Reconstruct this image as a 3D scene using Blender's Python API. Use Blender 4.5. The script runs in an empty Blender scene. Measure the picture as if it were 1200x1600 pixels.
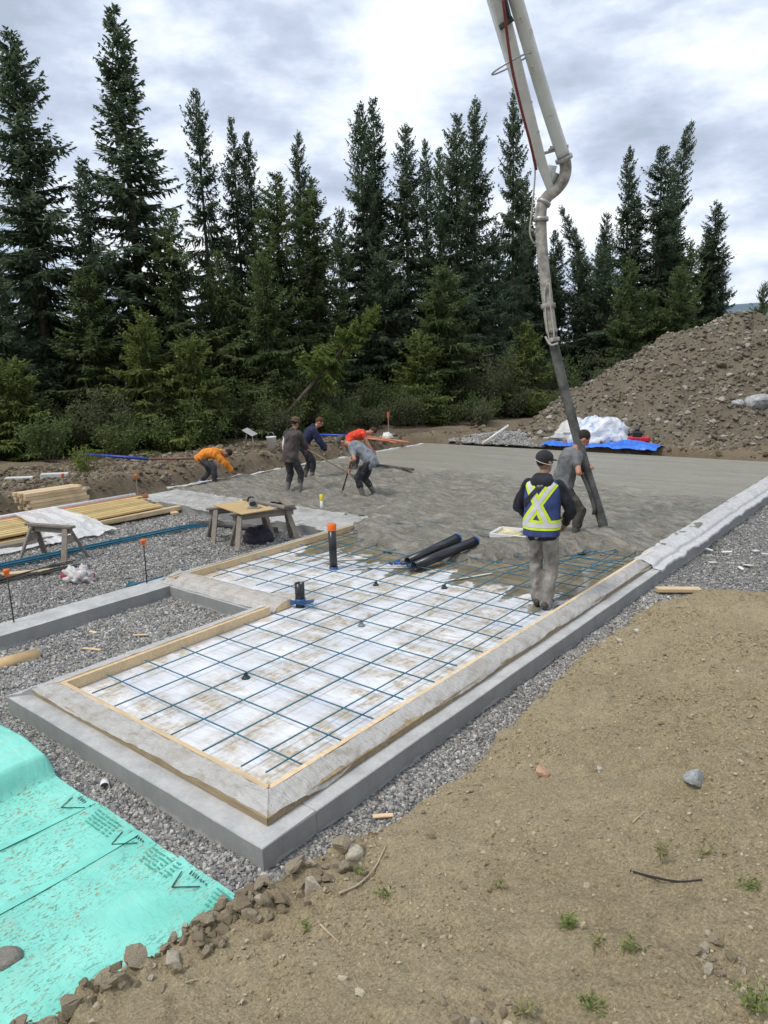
import bpy, bmesh, math, random
import numpy as np
from mathutils import Vector, Matrix, Euler
from mathutils.bvhtree import BVHTree

SC = bpy.context.scene
COL = SC.collection
RNG = np.random.default_rng(11)
random.seed(5)
PI = math.pi
def rad(a): return math.radians(a)

# ------------------------------------------------------------------ camera
cam_d = bpy.data.cameras.new('camera'); cam = bpy.data.objects.new('camera', cam_d); COL.objects.link(cam)
CAM = Vector((5.7066, -3.1133, 2.7521))
yaw, pitch, roll = -.6851, .2038, .0292
fw = Vector((math.sin(yaw)*math.cos(pitch), math.cos(yaw)*math.cos(pitch), -math.sin(pitch)))
rt = Vector((math.cos(yaw), -math.sin(yaw), 0))
dn = -rt.cross(fw)
r2 = rt*math.cos(roll) + dn*math.sin(roll); d2 = -rt*math.sin(roll) + dn*math.cos(roll)
cam.matrix_world = Matrix(((r2.x, -d2.x, -fw.x, CAM.x), (r2.y, -d2.y, -fw.y, CAM.y), (r2.z, -d2.z, -fw.z, CAM.z), (0, 0, 0, 1)))
cam_d.sensor_fit = 'AUTO'; cam_d.sensor_width = 36; cam_d.lens = 1109/1600*36
cam_d.clip_start = .05; cam_d.clip_end = 2000
SC.camera = cam

# ------------------------------------------------------------------ sky and sun
SUN_EL, SUN_AZ = rad(58), rad(200)       # azimuth: clockwise from +Y
W = bpy.data.worlds.new('World'); SC.world = W; W.use_nodes = True
def build_world():
    nt = W.node_tree; nt.nodes.clear(); N = nt.nodes.new; L = nt.links.new
    out = N('ShaderNodeOutputWorld'); bg = N('ShaderNodeBackground'); L(bg.outputs[0], out.inputs[0])
    sky = N('ShaderNodeTexSky'); sky.sky_type = 'NISHITA'; sky.sun_disc = False
    sky.sun_elevation = SUN_EL; sky.sun_rotation = SUN_AZ
    tc = N('ShaderNodeTexCoord'); sep = N('ShaderNodeSeparateXYZ'); L(tc.outputs['Generated'], sep.inputs[0])
    zc = N('ShaderNodeMath'); zc.operation = 'ADD'; zc.inputs[1].default_value = .16; L(sep.outputs['Z'], zc.inputs[0])
    zm = N('ShaderNodeMath'); zm.operation = 'MAXIMUM'; zm.inputs[1].default_value = .05; L(zc.outputs[0], zm.inputs[0])
    dx = N('ShaderNodeMath'); dx.operation = 'DIVIDE'; L(sep.outputs['X'], dx.inputs[0]); L(zm.outputs[0], dx.inputs[1])
    dy = N('ShaderNodeMath'); dy.operation = 'DIVIDE'; L(sep.outputs['Y'], dy.inputs[0]); L(zm.outputs[0], dy.inputs[1])
    cv = N('ShaderNodeCombineXYZ'); L(dx.outputs[0], cv.inputs[0]); L(dy.outputs[0], cv.inputs[1])
    mp = N('ShaderNodeMapping'); mp.inputs['Rotation'].default_value = (0, 0, rad(-38)); mp.inputs['Scale'].default_value = (1, 1, 2.3)
    mp.inputs['Location'].default_value = (3.1, 1.7, 0); L(tc.outputs['Generated'], mp.inputs[0])
    n1 = N('ShaderNodeTexNoise'); n1.inputs['Scale'].default_value = 4.6; n1.inputs['Detail'].default_value = 9; n1.inputs['Roughness'].default_value = .56; n1.inputs['Distortion'].default_value = 0; L(mp.outputs[0], n1.inputs[0])
    r1 = N('ShaderNodeValToRGB'); L(n1.outputs[0], r1.inputs[0])
    e = r1.color_ramp.elements
    e[0].position = .33; e[0].color = (.35, .41, .51, 1)
    e[1].position = .66; e[1].color = (.92, .94, .98, 1)
    a = e.new(.44); a.color = (.46, .525, .65, 1)
    a = e.new(.56); a.color = (.69, .75, .85, 1)
    # thin gaps let the clear sky through
    n2 = N('ShaderNodeTexNoise'); n2.inputs['Scale'].default_value = 4.0; n2.inputs['Detail'].default_value = 6; L(mp.outputs[0], n2.inputs[0])
    r2_ = N('ShaderNodeValToRGB'); r2_.color_ramp.elements[0].position = .60; r2_.color_ramp.elements[1].position = .74; L(n2.outputs[0], r2_.inputs[0])
    sm = N('ShaderNodeVectorMath'); sm.operation = 'SCALE'; sm.inputs['Scale'].default_value = .13; L(sky.outputs[0], sm.inputs[0])
    k = N('ShaderNodeMath'); k.operation = 'MULTIPLY'; k.inputs[1].default_value = .55; L(r2_.outputs[0], k.inputs[0])
    mx = N('ShaderNodeMixRGB'); L(k.outputs[0], mx.inputs[0]); L(r1.outputs[0], mx.inputs[1]); L(sm.outputs[0], mx.inputs[2])
    L(mx.outputs[0], bg.inputs[0]); bg.inputs[1].default_value = 1.0
build_world()
sl = bpy.data.lights.new('sun', 'SUN'); sl.energy = 1.5; sl.angle = rad(14); sl.color = (1, .93, .82)
so = bpy.data.objects.new('sun', sl); COL.objects.link(so)
sd = Vector((math.sin(SUN_AZ)*math.cos(SUN_EL), math.cos(SUN_AZ)*math.cos(SUN_EL), math.sin(SUN_EL)))
so.rotation_euler = (-sd).to_track_quat('-Z', 'Y').to_euler(); so.location = (0, 0, 30)
SC.view_settings.view_transform = 'Standard'; SC.view_settings.look = 'None'
SC.view_settings.exposure = .45; SC.view_settings.gamma = 1; SC.view_settings.use_curve_mapping = False

# ------------------------------------------------------------------ helpers
def lerp(a, b, t): return a + (b - a)*t
def sstep(a, b, x): t = np.clip((x - a)/(b - a), 0, 1); return t*t*(3 - 2*t)
def _hash(ix, iy, s):
    h = (ix.astype(np.int64)*374761393 + iy.astype(np.int64)*668265263 + s*974711) & 0xffffffff
    h = ((h ^ (h >> 13))*1274126177) & 0xffffffff
    return ((h ^ (h >> 16)) & 0xffff)/65535.0
def vnoise(x, y, s=0):
    x = np.asarray(x, float); y = np.asarray(y, float)
    ix = np.floor(x); iy = np.floor(y); fx = x - ix; fy = y - iy
    fx = fx*fx*(3 - 2*fx); fy = fy*fy*(3 - 2*fy)
    a = _hash(ix, iy, s); b = _hash(ix + 1, iy, s); c = _hash(ix, iy + 1, s); d = _hash(ix + 1, iy + 1, s)
    return (a*(1 - fx) + b*fx)*(1 - fy) + (c*(1 - fx) + d*fx)*fy - .5
def fbm(x, y, o=4, s=0, g=.5):
    r = 0; a = 1; f = 1
    for k in range(o):
        r = r + a*vnoise(np.asarray(x)*f + 17.3*k, np.asarray(y)*f - 9.1*k, s + k); a *= g; f *= 2.03
    return r
def seg_dist(x, y, pts):
    """distance to a polyline and the side (positive = right of travel direction)"""
    best = np.full(np.shape(x), 1e9); side = np.zeros(np.shape(x))
    for (ax, ay), (bx, by) in zip(pts[:-1], pts[1:]):
        vx, vy = bx - ax, by - ay; t = np.clip(((x - ax)*vx + (y - ay)*vy)/(vx*vx + vy*vy), 0, 1)
        dx = x - (ax + t*vx); dy = y - (ay + t*vy); d = np.hypot(dx, dy)
        s = np.sign(vy*(x - ax) - vx*(y - ay)); m = d < best - 1e-9
        best = np.where(m, d, best); side = np.where(m, s, side)
    return best*side

def mesh_np(name, V, F, smooth=False):
    """mesh from arrays; F an (n,3) or (n,4) int array"""
    V = np.ascontiguousarray(V, np.float32); F = np.ascontiguousarray(F, np.int32)
    me = bpy.data.meshes.new(name); n, k = F.shape
    me.vertices.add(len(V)); me.vertices.foreach_set('co', V.ravel())
    me.loops.add(n*k); me.loops.foreach_set('vertex_index', F.ravel())
    me.polygons.add(n); me.polygons.foreach_set('loop_start', np.arange(0, n*k, k, dtype=np.int32))
    if smooth: me.polygons.foreach_set('use_smooth', np.ones(n, bool))
    me.update(calc_edges=True)
    return me
def link(name, me, mat=None, parent=None, loc=None, rot=None, kind=None):
    o = bpy.data.objects.new(name, me); COL.objects.link(o)
    if mat is not None and me is not None and not len(me.materials): me.materials.append(mat)
    if parent is not None: o.parent = parent
    if loc is not None: o.location = loc
    if rot is not None: o.rotation_euler = rot
    if kind: o['kind'] = kind
    return o
def tag(o, label, cat, group=None):
    o['label'] = label; o['category'] = cat
    if group: o['group'] = group
    return o
def empty(name, label=None, cat=None, loc=(0, 0, 0), rz=0, group=None):
    o = bpy.data.objects.new(name, None); COL.objects.link(o); o.location = loc; o.rotation_euler = (0, 0, rz); o.empty_display_size = .1
    if label: tag(o, label, cat, group)
    return o
def copy_tree(o, parent=None):
    c = o.copy(); COL.objects.link(c); c.parent = parent
    for ch in o.children: copy_tree(ch, c)
    return c

class MB:
    """collects shapes and links them as one mesh"""
    def __init__(s): s.bm = bmesh.new()
    def box(s, c, d, rot=None, bev=0):
        r = bmesh.ops.create_cube(s.bm, size=1)['verts']
        M = Matrix.Translation(Vector(c)) @ (rot.to_4x4() if rot is not None else Matrix()) @ Matrix.Diagonal((d[0], d[1], d[2], 1))
        bmesh.ops.transform(s.bm, matrix=M, verts=r)
        if bev:
            ed = list({e for v in r for e in v.link_edges})
            bmesh.ops.bevel(s.bm, geom=ed, offset=bev, segments=1, affect='EDGES')
        return s
    def bar(s, a, b, w, h, roll=0, bev=0):
        """square bar from a to b, w wide and h high"""
        a = Vector(a); b = Vector(b); d = b - a; L = d.length
        q = d.to_track_quat('X', 'Z').to_matrix()
        if roll: q = q @ Matrix.Rotation(roll, 3, 'X')
        return s.box((a + b)/2, (L, w, h), q, bev)
    def tube(s, pts, r, n=8, cap=True):
        P = [Vector(p) for p in pts]; R = r if hasattr(r, '__len__') else [r]*len(P)
        up = Vector((0, 0, 1)); rings = []; prev = None
        for i, p in enumerate(P):
            t = (P[min(i + 1, len(P) - 1)] - P[max(i - 1, 0)]).normalized()
            if prev is None:
                x = t.cross(up) if abs(t.dot(up)) < .95 else t.cross(Vector((1, 0, 0)))
            else: x = prev - t*prev.dot(t)
            x.normalize(); prev = x; y = t.cross(x)
            rings.append([s.bm.verts.new(p + (x*math.cos(2*PI*k/n) + y*math.sin(2*PI*k/n))*R[i]) for k in range(n)])
        for a, b in zip(rings[:-1], rings[1:]):
            for k in range(n):
                f = s.bm.faces.new((a[k], a[(k + 1) % n], b[(k + 1) % n], b[k])); f.smooth = True
        if cap:
            s.bm.faces.new(rings[0][::-1]); s.bm.faces.new(rings[-1])
        return s
    def pipe(s, a, b, r, ri, n=20):
        """open-ended pipe with wall thickness"""
        a = Vector(a); b = Vector(b); t = (b - a).normalized()
        x = t.cross(Vector((0, 0, 1))) if abs(t.z) < .95 else t.cross(Vector((1, 0, 0))); x.normalize(); y = t.cross(x)
        R = []
        for p, q in ((a, ri), (a, r), (b, r), (b, ri)):
            R.append([s.bm.verts.new(p + (x*math.cos(2*PI*k/n) + y*math.sin(2*PI*k/n))*q) for k in range(n)])
        for i in range(4):
            u, v = R[i], R[(i + 1) % 4]
            for k in range(n):
                f = s.bm.faces.new((u[k], u[(k + 1) % n], v[(k + 1) % n], v[k])); f.smooth = i in (1, 3)
        return s
    def lathe(s, prof, c=(0, 0, 0), n=20, smooth=True):
        rings = [[s.bm.verts.new((c[0] + r*math.cos(2*PI*k/n), c[1] + r*math.sin(2*PI*k/n), c[2] + z)) for k in range(n)] for r, z in prof]
        for a, b in zip(rings[:-1], rings[1:]):
            for k in range(n):
                f = s.bm.faces.new((a[k], a[(k + 1) % n], b[(k + 1) % n], b[k])); f.smooth = smooth
        s.bm.faces.new(rings[0][::-1]); s.bm.faces.new(rings[-1]); return s
    def prism(s, pts, z0, z1):
        a = [s.bm.verts.new((p[0], p[1], z0)) for p in pts]; b = [s.bm.verts.new((p[0], p[1], z1)) for p in pts]; n = len(pts)
        s.bm.faces.new(a[::-1]); s.bm.faces.new(b)
        for k in range(n): s.bm.faces.new((a[k], a[(k + 1) % n], b[(k + 1) % n], b[k]))
        return s
    def mesh(s, name):
        bmesh.ops.recalc_face_normals(s.bm, faces=s.bm.faces[:])
        me = bpy.data.meshes.new(name); s.bm.to_mesh(me); s.bm.free(); return me
    def build(s, name, mat=None, parent=None, loc=None, rot=None, kind=None):
        return link(name, s.mesh(name), mat, parent, loc, rot, kind)

def grid_sheet(nu, nv, fn, name='sheet', smooth=True, thick=0):
    """surface from fn(u,v)->xyz arrays, u,v in 0..1; thick gives it an underside"""
    u, v = np.meshgrid(np.linspace(0, 1, nu), np.linspace(0, 1, nv))
    P = np.stack(fn(u, v), -1).reshape(-1, 3)
    i = np.arange(nu*nv).reshape(nv, nu)
    F = np.stack([i[:-1, :-1], i[:-1, 1:], i[1:, 1:], i[1:, :-1]], -1).reshape(-1, 4)
    me = mesh_np(name, P, F, smooth)
    if thick:
        bm = bmesh.new(); bm.from_mesh(me)
        bmesh.ops.solidify(bm, geom=bm.faces[:], thickness=thick)
        bm.to_mesh(me); bm.free()
        me.polygons.foreach_set('use_smooth', np.full(len(me.polygons), smooth))
    return me

# ------------------------------------------------------------------ materials
def new_mat(name):
    m = bpy.data.materials.new(name); m.use_nodes = True; nt = m.node_tree
    return m, nt, nt.nodes['Principled BSDF'], nt.nodes.new, nt.links.new
def ramp(nt, src, stops):
    r = nt.nodes.new('ShaderNodeValToRGB'); nt.links.new(src, r.inputs[0]); e = r.color_ramp.elements
    e[0].position, e[0].color = stops[0][0], (*stops[0][1], 1); e[1].position, e[1].color = stops[-1][0], (*stops[-1][1], 1)
    for p, c in stops[1:-1]: k = e.new(p); k.color = (*c, 1)
    return r.outputs[0]
def noise(nt, scale, detail=5, rough=.55, vec=None, stretch=None, dist=0):
    n = nt.nodes.new('ShaderNodeTexNoise'); n.inputs['Scale'].default_value = scale; n.inputs['Detail'].default_value = detail
    n.inputs['Roughness'].default_value = rough; n.inputs['Distortion'].default_value = dist
    if vec is None:
        t = nt.nodes.new('ShaderNodeTexCoord'); vec = t.outputs['Object']
    if stretch:
        m = nt.nodes.new('ShaderNodeMapping'); m.inputs['Scale'].default_value = stretch; nt.links.new(vec, m.inputs[0]); vec = m.outputs[0]
    nt.links.new(vec, n.inputs[0]); return n.outputs[0]
def mixc(nt, fac, a, b, mode='MIX'):
    m = nt.nodes.new('ShaderNodeMixRGB'); m.blend_type = mode
    for s, i in ((fac, 0), (a, 1), (b, 2)):
        if isinstance(s, (int, float)): m.inputs[i].default_value = s
        elif isinstance(s, tuple): m.inputs[i].default_value = (*s, 1)
        else: nt.links.new(s, m.inputs[i])
    return m.outputs[0]
def bump(nt, b, height, strength=.3, dist=.01, prev=None):
    n = nt.nodes.new('ShaderNodeBump'); n.inputs['Strength'].default_value = strength; n.inputs['Distance'].default_value = dist
    nt.links.new(height, n.inputs['Height'])
    if prev is not None: nt.links.new(prev, n.inputs['Normal'])
    nt.links.new(n.outputs[0], b.inputs['Normal']); return n.outputs[0]
def simple(name, col, rough=.6, var=.18, scale=8, bmp=.15, bscale=60, metal=0, spec=.5, stretch=None, bdist=.004):
    """plain coloured surface with uneven tone, fine relief"""
    m, nt, b, N, L = new_mat(name)
    n = noise(nt, scale, 6, .6, stretch=stretch)
    lo = tuple(max(0, c*(1 - var*1.6)) for c in col); hi = tuple(min(1, c*(1 + var)) for c in col)
    L(ramp(nt, n, [(.3, lo), (.7, hi)]), b.inputs['Base Color'])
    b.inputs['Roughness'].default_value = rough; b.inputs['Metallic'].default_value = metal; b.inputs['Specular IOR Level'].default_value = spec
    if bmp: bump(nt, b, noise(nt, bscale, 4, .6, stretch=stretch), bmp, bdist)
    return m

def m_dirt(name, base, light, dark, pebble=(.5, .46, .38)):
    m, nt, b, N, L = new_mat(name)
    big = noise(nt, 1.1, 5, .55); mid = noise(nt, 9, 6, .65); fine = noise(nt, 70, 5, .7)
    c = ramp(nt, big, [(.38, dark), (.5, base), (.62, light)])
    c = mixc(nt, .5, c, ramp(nt, mid, [(.3, dark), (.55, base), (.75, light)]))
    c = mixc(nt, .55, c, ramp(nt, fine, [(.28, tuple(x*.35 for x in base)), (.5, base), (.70, tuple(min(1, x*1.8) for x in base))]), 'MIX')
    v = N('ShaderNodeTexVoronoi'); v.inputs['Scale'].default_value = 34; t = N('ShaderNodeTexCoord'); L(t.outputs['Object'], v.inputs[0])
    pm = ramp(nt, v.outputs['Distance'], [(.10, (1, 1, 1)), (.16, (0, 0, 0))])
    pk = mixc(nt, 1, pm, ramp(nt, noise(nt, 13, 2), [(.58, (0, 0, 0)), (.64, (1, 1, 1))]), 'MULTIPLY')
    c = mixc(nt, pk, c, pebble)
    L(c, b.inputs['Base Color']); b.inputs['Roughness'].default_value = .95; b.inputs['Specular IOR Level'].default_value = .15
    h = bump(nt, b, fine, .9, .018); bump(nt, b, mid, .8, .05, h)
    return m
M = {}
M['dirt'] = m_dirt('dirt_mat', (.375, .31, .195), (.46, .39, .262), (.24, .19, .115))
M['soil'] = m_dirt('soil_mat', (.20, .16, .108), (.30, .25, .175), (.085, .065, .045))
M['clay'] = m_dirt('clay_mat', (.185, .16, .118), (.26, .228, .172), (.105, .088, .062), (.42, .4, .35))
M['clod'] = simple('clod_mat', (.35, .295, .21), .95, .3, 14, .6, 60, spec=.15, bdist=.01)

def m_stone(name, cols, var=.3):
    m, nt, b, N, L = new_mat(name)
    oi = N('ShaderNodeObjectInfo'); st = [((i + .5)/len(cols), c) for i, c in enumerate(cols)]
    c = ramp(nt, oi.outputs['Random'], st)
    n = noise(nt, 3, 4)
    c = mixc(nt, .6, c, ramp(nt, n, [(.3, (.3, .3, .3)), (.7, (.75, .75, .75))]), 'OVERLAY')
    L(c, b.inputs['Base Color']); b.inputs['Roughness'].default_value = .85; b.inputs['Specular IOR Level'].default_value = .3
    bump(nt, b, noise(nt, 12, 3), .4, .1)
    return m
M['gravel_stone'] = m_stone('gravel_stone_mat', [(.13, .13, .13), (.23, .23, .225), (.32, .315, .30), (.27, .26, .24), (.43, .42, .40), (.34, .30, .245), (.62, .61, .58)])
M['rubble'] = m_stone('rubble_mat', [(.14, .122, .09), (.195, .17, .125), (.165, .143, .106), (.235, .205, .16), (.18, .157, .117), (.44, .41, .35), (.155, .135, .10)])
M['crumb'] = m_stone('crumb_mat', [(.27, .21, .12), (.35, .28, .165), (.31, .245, .145), (.41, .335, .21), (.38, .305, .185), (.52, .455, .33)])
def m_gravelbase():
    m, nt, b, N, L = new_mat('gravel_bed_mat')
    v = N('ShaderNodeTexVoronoi'); v.inputs['Scale'].default_value = 36; t = N('ShaderNodeTexCoord'); L(t.outputs['Object'], v.inputs[0])
    c = ramp(nt, v.outputs['Color'], [(.1, (.14, .14, .14)), (.4, (.27, .265, .25)), (.7, (.37, .36, .34)), (.95, (.6, .59, .56))])
    g = ramp(nt, v.outputs['Distance'], [(.25, (1, 1, 1)), (.75, (.4, .4, .4))])
    c = mixc(nt, 1, c, g, 'MULTIPLY'); L(c, b.inputs['Base Color']); b.inputs['Roughness'].default_value = .9
    bump(nt, b, g, 1, .03); return m
M['gravel'] = m_gravelbase()
def m_concrete():
    m, nt, b, N, L = new_mat('footing_concrete_mat')
    big = noise(nt, 2.2, 6, .6); fine = noise(nt, 40, 6, .7)
    stk = noise(nt, 9, 4, .6, stretch=(1, 1, .12))
    c = ramp(nt, big, [(.36, (.33, .33, .32)), (.64, (.56, .56, .545))])
    c = mixc(nt, .35, c, ramp(nt, stk, [(.35, (.30, .305, .30)), (.65, (.58, .58, .565))]))
    c = mixc(nt, .22, c, ramp(nt, fine, [(.3, (.25, .25, .24)), (.7, (.66, .66, .64))]))
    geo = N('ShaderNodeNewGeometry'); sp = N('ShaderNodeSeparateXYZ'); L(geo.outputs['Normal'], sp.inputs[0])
    # shading put into the colour: upright faces darker, skyward top paler
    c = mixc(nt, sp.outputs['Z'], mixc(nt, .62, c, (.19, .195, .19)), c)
    # slurry smears along the foot of the wall
    gp = N('ShaderNodeSeparateXYZ'); L(geo.outputs['Position'], gp.inputs[0]); zz = N('ShaderNodeMath'); zz.operation = 'MULTIPLY_ADD'; zz.inputs[1].default_value = .16; L(noise(nt, 6, 5, .6, stretch=(1, 1, .3)), zz.inputs[0]); L(gp.outputs['Z'], zz.inputs[2])
    sk = N('ShaderNodeMapRange'); sk.inputs[1].default_value = -.115; sk.inputs[2].default_value = -.135; L(zz.outputs[0], sk.inputs[0]); c = mixc(nt, sk.outputs[0], c, (.40, .40, .38))
    L(c, b.inputs['Base Color']); b.inputs['Roughness'].default_value = .88; b.inputs['Specular IOR Level'].default_value = .25
    v = N('ShaderNodeTexVoronoi'); v.inputs['Scale'].default_value = 26; L(N('ShaderNodeTexCoord').outputs['Object'], v.inputs[0]); pit = ramp(nt, v.outputs['Distance'], [(.05, (0, 0, 0)), (.13, (1, 1, 1))])
    h = bump(nt, b, fine, .4, .005); h = bump(nt, b, pit, .5, .006, h); bump(nt, b, big, .35, .025, h); return m
M['concrete'] = m_concrete()
def m_wet():
    m, nt, b, N, L = new_mat('fresh_concrete_mat')
    t = N('ShaderNodeTexCoord'); sp = N('ShaderNodeSeparateXYZ'); L(t.outputs['Object'], sp.inputs[0])
    fine = noise(nt, 55, 5, .7); mid = noise(nt, 5.2, 8, .66, stretch=(.55, 1.5, 1), dist=1.1); big = noise(nt, .7, 3)
    # screeded (far) part is a pale even paste, the raked part is coarse and darker
    a = N('ShaderNodeMath'); a.operation = 'MULTIPLY_ADD'; a.inputs[1].default_value = 1.6; L(big, a.inputs[0]); L(sp.outputs['Y'], a.inputs[2])
    a2 = N('ShaderNodeMath'); a2.operation = 'MULTIPLY_ADD'; a2.inputs[1].default_value = .06; L(sp.outputs['X'], a2.inputs[0]); L(a.outputs[0], a2.inputs[2])
    k = N('ShaderNodeMapRange'); k.inputs[1].default_value = 11.9; k.inputs[2].default_value = 12.7; L(a2.outputs[0], k.inputs[0])
    raked = ramp(nt, mid, [(.37, (.135, .124, .093)), (.5, (.235, .22, .175)), (.64, (.38, .36, .295))])
    line = noise(nt, 2.2, 4, .55, stretch=(.12, 2.2, 1))
    flat = ramp(nt, line, [(.3, (.30, .283, .225)), (.7, (.41, .39, .32))])
    c = mixc(nt, k.outputs[0], raked, flat)
    c = mixc(nt, .25, c, ramp(nt, fine, [(.3, (.12, .11, .085)), (.7, (.43, .41, .34))]))
    L(c, b.inputs['Base Color'])
    b.inputs['Roughness'].default_value = .48; b.inputs['Specular IOR Level'].default_value = .5
    h = bump(nt, b, mid, 1, .09); h = bump(nt, b, noise(nt, 13, 5, .65, stretch=(.7, 1.3, 1), dist=.8), .9, .03, h); bump(nt, b, fine, .7, .012, h); return m
M['wet'] = m_wet()
def m_poly(name, col=(.62, .60, .54), alpha=.72, dirt=(.36, .30, .20), rough=.28, amt=(.48, .7)):
    m, nt, b, N, L = new_mat(name)
    n = noise(nt, 5, 6, .65, dist=.5)
    L(mixc(nt, ramp(nt, n, [(amt[0], (0, 0, 0)), (amt[1], (1, 1, 1))]), col, dirt), b.inputs['Base Color'])
    b.inputs['Roughness'].default_value = rough; b.inputs['Specular IOR Level'].default_value = .6; b.inputs['Alpha'].default_value = alpha
    w = noise(nt, 11, 4, .5, stretch=(1, 2.2, 1), dist=1.5); h = bump(nt, b, w, .6, .035); bump(nt, b, noise(nt, 34, 3, .5, stretch=(1.6, 1, 1), dist=2), .35, .01, h); return m
M['poly'] = m_poly('dusty_poly_mat', (.62, .615, .595), .70, (.40, .37, .30), .14, (.48, .74))
M['poly_clear'] = m_poly('clear_poly_mat', (.75, .76, .76), .68, (.55, .52, .45), .2, (.6, .8))
M['poly_white'] = m_poly('white_poly_mat', (.80, .80, .79), .8, (.48, .45, .38), .16, (.55, .75))
def m_foam():
    m, nt, b, N, L = new_mat('insulation_mat')
    t = N('ShaderNodeTexCoord'); g = N('ShaderNodeNewGeometry'); pos = g.outputs['Position']
    sp = N('ShaderNodeSeparateXYZ'); L(pos, sp.inputs[0])
    sm = noise(nt, 1.3, 4, .6, pos, (.45, 1.5, 1)); st = noise(nt, 3.4, 7, .62, pos, (.7, 1.4, 1), .4); det = noise(nt, 26, 4, .7, pos, (1, .4, 1))
    c = ramp(nt, sm, [(.3, (.60, .64, .70)), (.6, (.85, .86, .88))])
    lg = noise(nt, 1.1, 3, .5, pos, (1.6, .28, 1)); dm = mixc(nt, 1, ramp(nt, st, [(.40, (0, 0, 0)), (.56, (.9, .9, .9))]), ramp(nt, lg, [(.40, (.12, .12, .12)), (.52, (1, 1, 1))]), 'MULTIPLY')
    dm2 = mixc(nt, 1, dm, ramp(nt, det, [(.35, (.25, .25, .25)), (.6, (1, 1, 1))]), 'MULTIPLY')
    c = mixc(nt, dm2, c, (.42, .32, .17))
    # slurry that ran ahead of the pour
    a = N('ShaderNodeMath'); a.operation = 'MULTIPLY_ADD'; a.inputs[1].default_value = 3.6; L(noise(nt, 2.3, 6, .6, pos, (1.5, .7, 1)), a.inputs[0]); L(sp.outputs['Y'], a.inputs[2])
    k = N('ShaderNodeMapRange'); k.inputs[1].default_value = 6.1; k.inputs[2].default_value = 6.3; L(a.outputs[0], k.inputs[0])
    c = mixc(nt, k.outputs[0], c, ramp(nt, st, [(.35, (.30, .255, .165)), (.65, (.17, .15, .11))]))
    L(c, b.inputs['Base Color'])
    r = N('ShaderNodeMapRange'); r.inputs[3].default_value = .2; r.inputs[4].default_value = .08; L(k.outputs[0], r.inputs[0]); L(r.outputs[0], b.inputs['Roughness'])
    bs = N('ShaderNodeMath'); bs.operation = 'MULTIPLY_ADD'; bs.inputs[1].default_value = -.4; bs.inputs[2].default_value = .45; L(k.outputs[0], bs.inputs[0])
    bn = N('ShaderNodeBump'); bn.inputs['Distance'].default_value = .02; L(bs.outputs[0], bn.inputs['Strength']); L(noise(nt, 7, 4, .5, pos, (.6, 1.6, 1), 1.2), bn.inputs['Height']); L(bn.outputs[0], b.inputs['Normal'])
    return m
M['foam'] = m_foam()
def m_wood(name, col, dark, rough=.7, s=1, old=False):
    m, nt, b, N, L = new_mat(name)
    t = N('ShaderNodeTexCoord'); mp = N('ShaderNodeMapping'); L(t.outputs['Object'], mp.inputs[0]); mp.inputs['Scale'].default_value = (1.2*s, 16*s, 16*s)
    oi = N('ShaderNodeObjectInfo'); n = noise(nt, 2.2, 6, .6, mp.outputs[0], None, 1.2)
    c = ramp(nt, n, [(.3, dark), (.62, col)])
    hv = N('ShaderNodeHueSaturation'); mr = N('ShaderNodeMapRange'); mr.inputs[3].default_value = .78; mr.inputs[4].default_value = 1.15
    L(oi.outputs['Random'], mr.inputs[0]); L(mr.outputs[0], hv.inputs['Value']); L(c, hv.inputs['Color'])
    d = mixc(nt, ramp(nt, noise(nt, 4, 5, .6), [(.5, (0, 0, 0)), (.75, (.6, .6, .6) if old else (.28, .28, .28))]), hv.outputs[0], (.16, .13, .09))
    L(d, b.inputs['Base Color']); b.inputs['Roughness'].default_value = rough; b.inputs['Specular IOR Level'].default_value = .3
    bump(nt, b, n, .3, .004); return m
M['wood'] = m_wood('fresh_lumber_mat', (.70, .55, .345), (.56, .41, .24))
M['wood_y'] = m_wood('yellow_lumber_mat', (.62, .47, .22), (.47, .34, .15))
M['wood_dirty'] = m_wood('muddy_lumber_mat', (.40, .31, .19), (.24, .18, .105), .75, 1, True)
M['wood_old'] = m_wood('weathered_wood_mat', (.30, .27, .225), (.17, .15, .125), .85, 1, True)
M['ply'] = m_wood('plywood_mat', (.55, .40, .2), (.44, .31, .15), .7, .5)
M['rebar'] = simple('blue_rebar_mat', (.022, .155, .24), .45, .3, 30, .3, 160)
M['rebar_b'] = simple('dark_rebar_mat', (.06, .055, .05), .7, .4, 30, .3, 160)
M['black'] = simple('black_plastic_mat', (.018, .019, .022), .35, .2, 10, .05, 40)
M['orange'] = simple('orange_plastic_mat', (.85, .17, .02), .4, .1, 10, .05)
M['bark'] = simple('bark_mat', (.15, .13, .11), .95, .35, 6, .8, 14, spec=.1, stretch=(3, 3, .6), bdist=.05)

def set_struct(o): o['kind'] = 'structure'; return o
# ------------------------------------------------------------------ ground
EDGE = [(2.70, -9), (2.72, -2.4), (2.76, -1.8), (2.84, -1.35), (2.90, -1.0), (3.02, -.52), (3.12, -.1), (3.14, .6), (3.07, 2), (3.0, 3.1), (2.96, 4.6), (3.02, 5.4), (3.34, 6.15), (4.0, 6.5), (5.5, 6.75), (9, 7.2), (30, 8.5)]
_rd = random.Random(15); DENT = [(_rd.uniform(3.3, 6.2), _rd.uniform(-2.2, 5), _rd.uniform(0, 3.1)) for _ in range(46)]
def dents(x, y):
    z = 0*x
    for (cx, cy, a) in DENT:
        u = (x - cx)*math.cos(a) + (y - cy)*math.sin(a); v = -(x - cx)*math.sin(a) + (y - cy)*math.cos(a); q = (u/.13)**2 + (v/.05)**2
        z = z - .022*np.exp(-q**2) + .010*np.exp(-((np.sqrt(q) - 1.35)/.25)**2)
    return z
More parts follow.
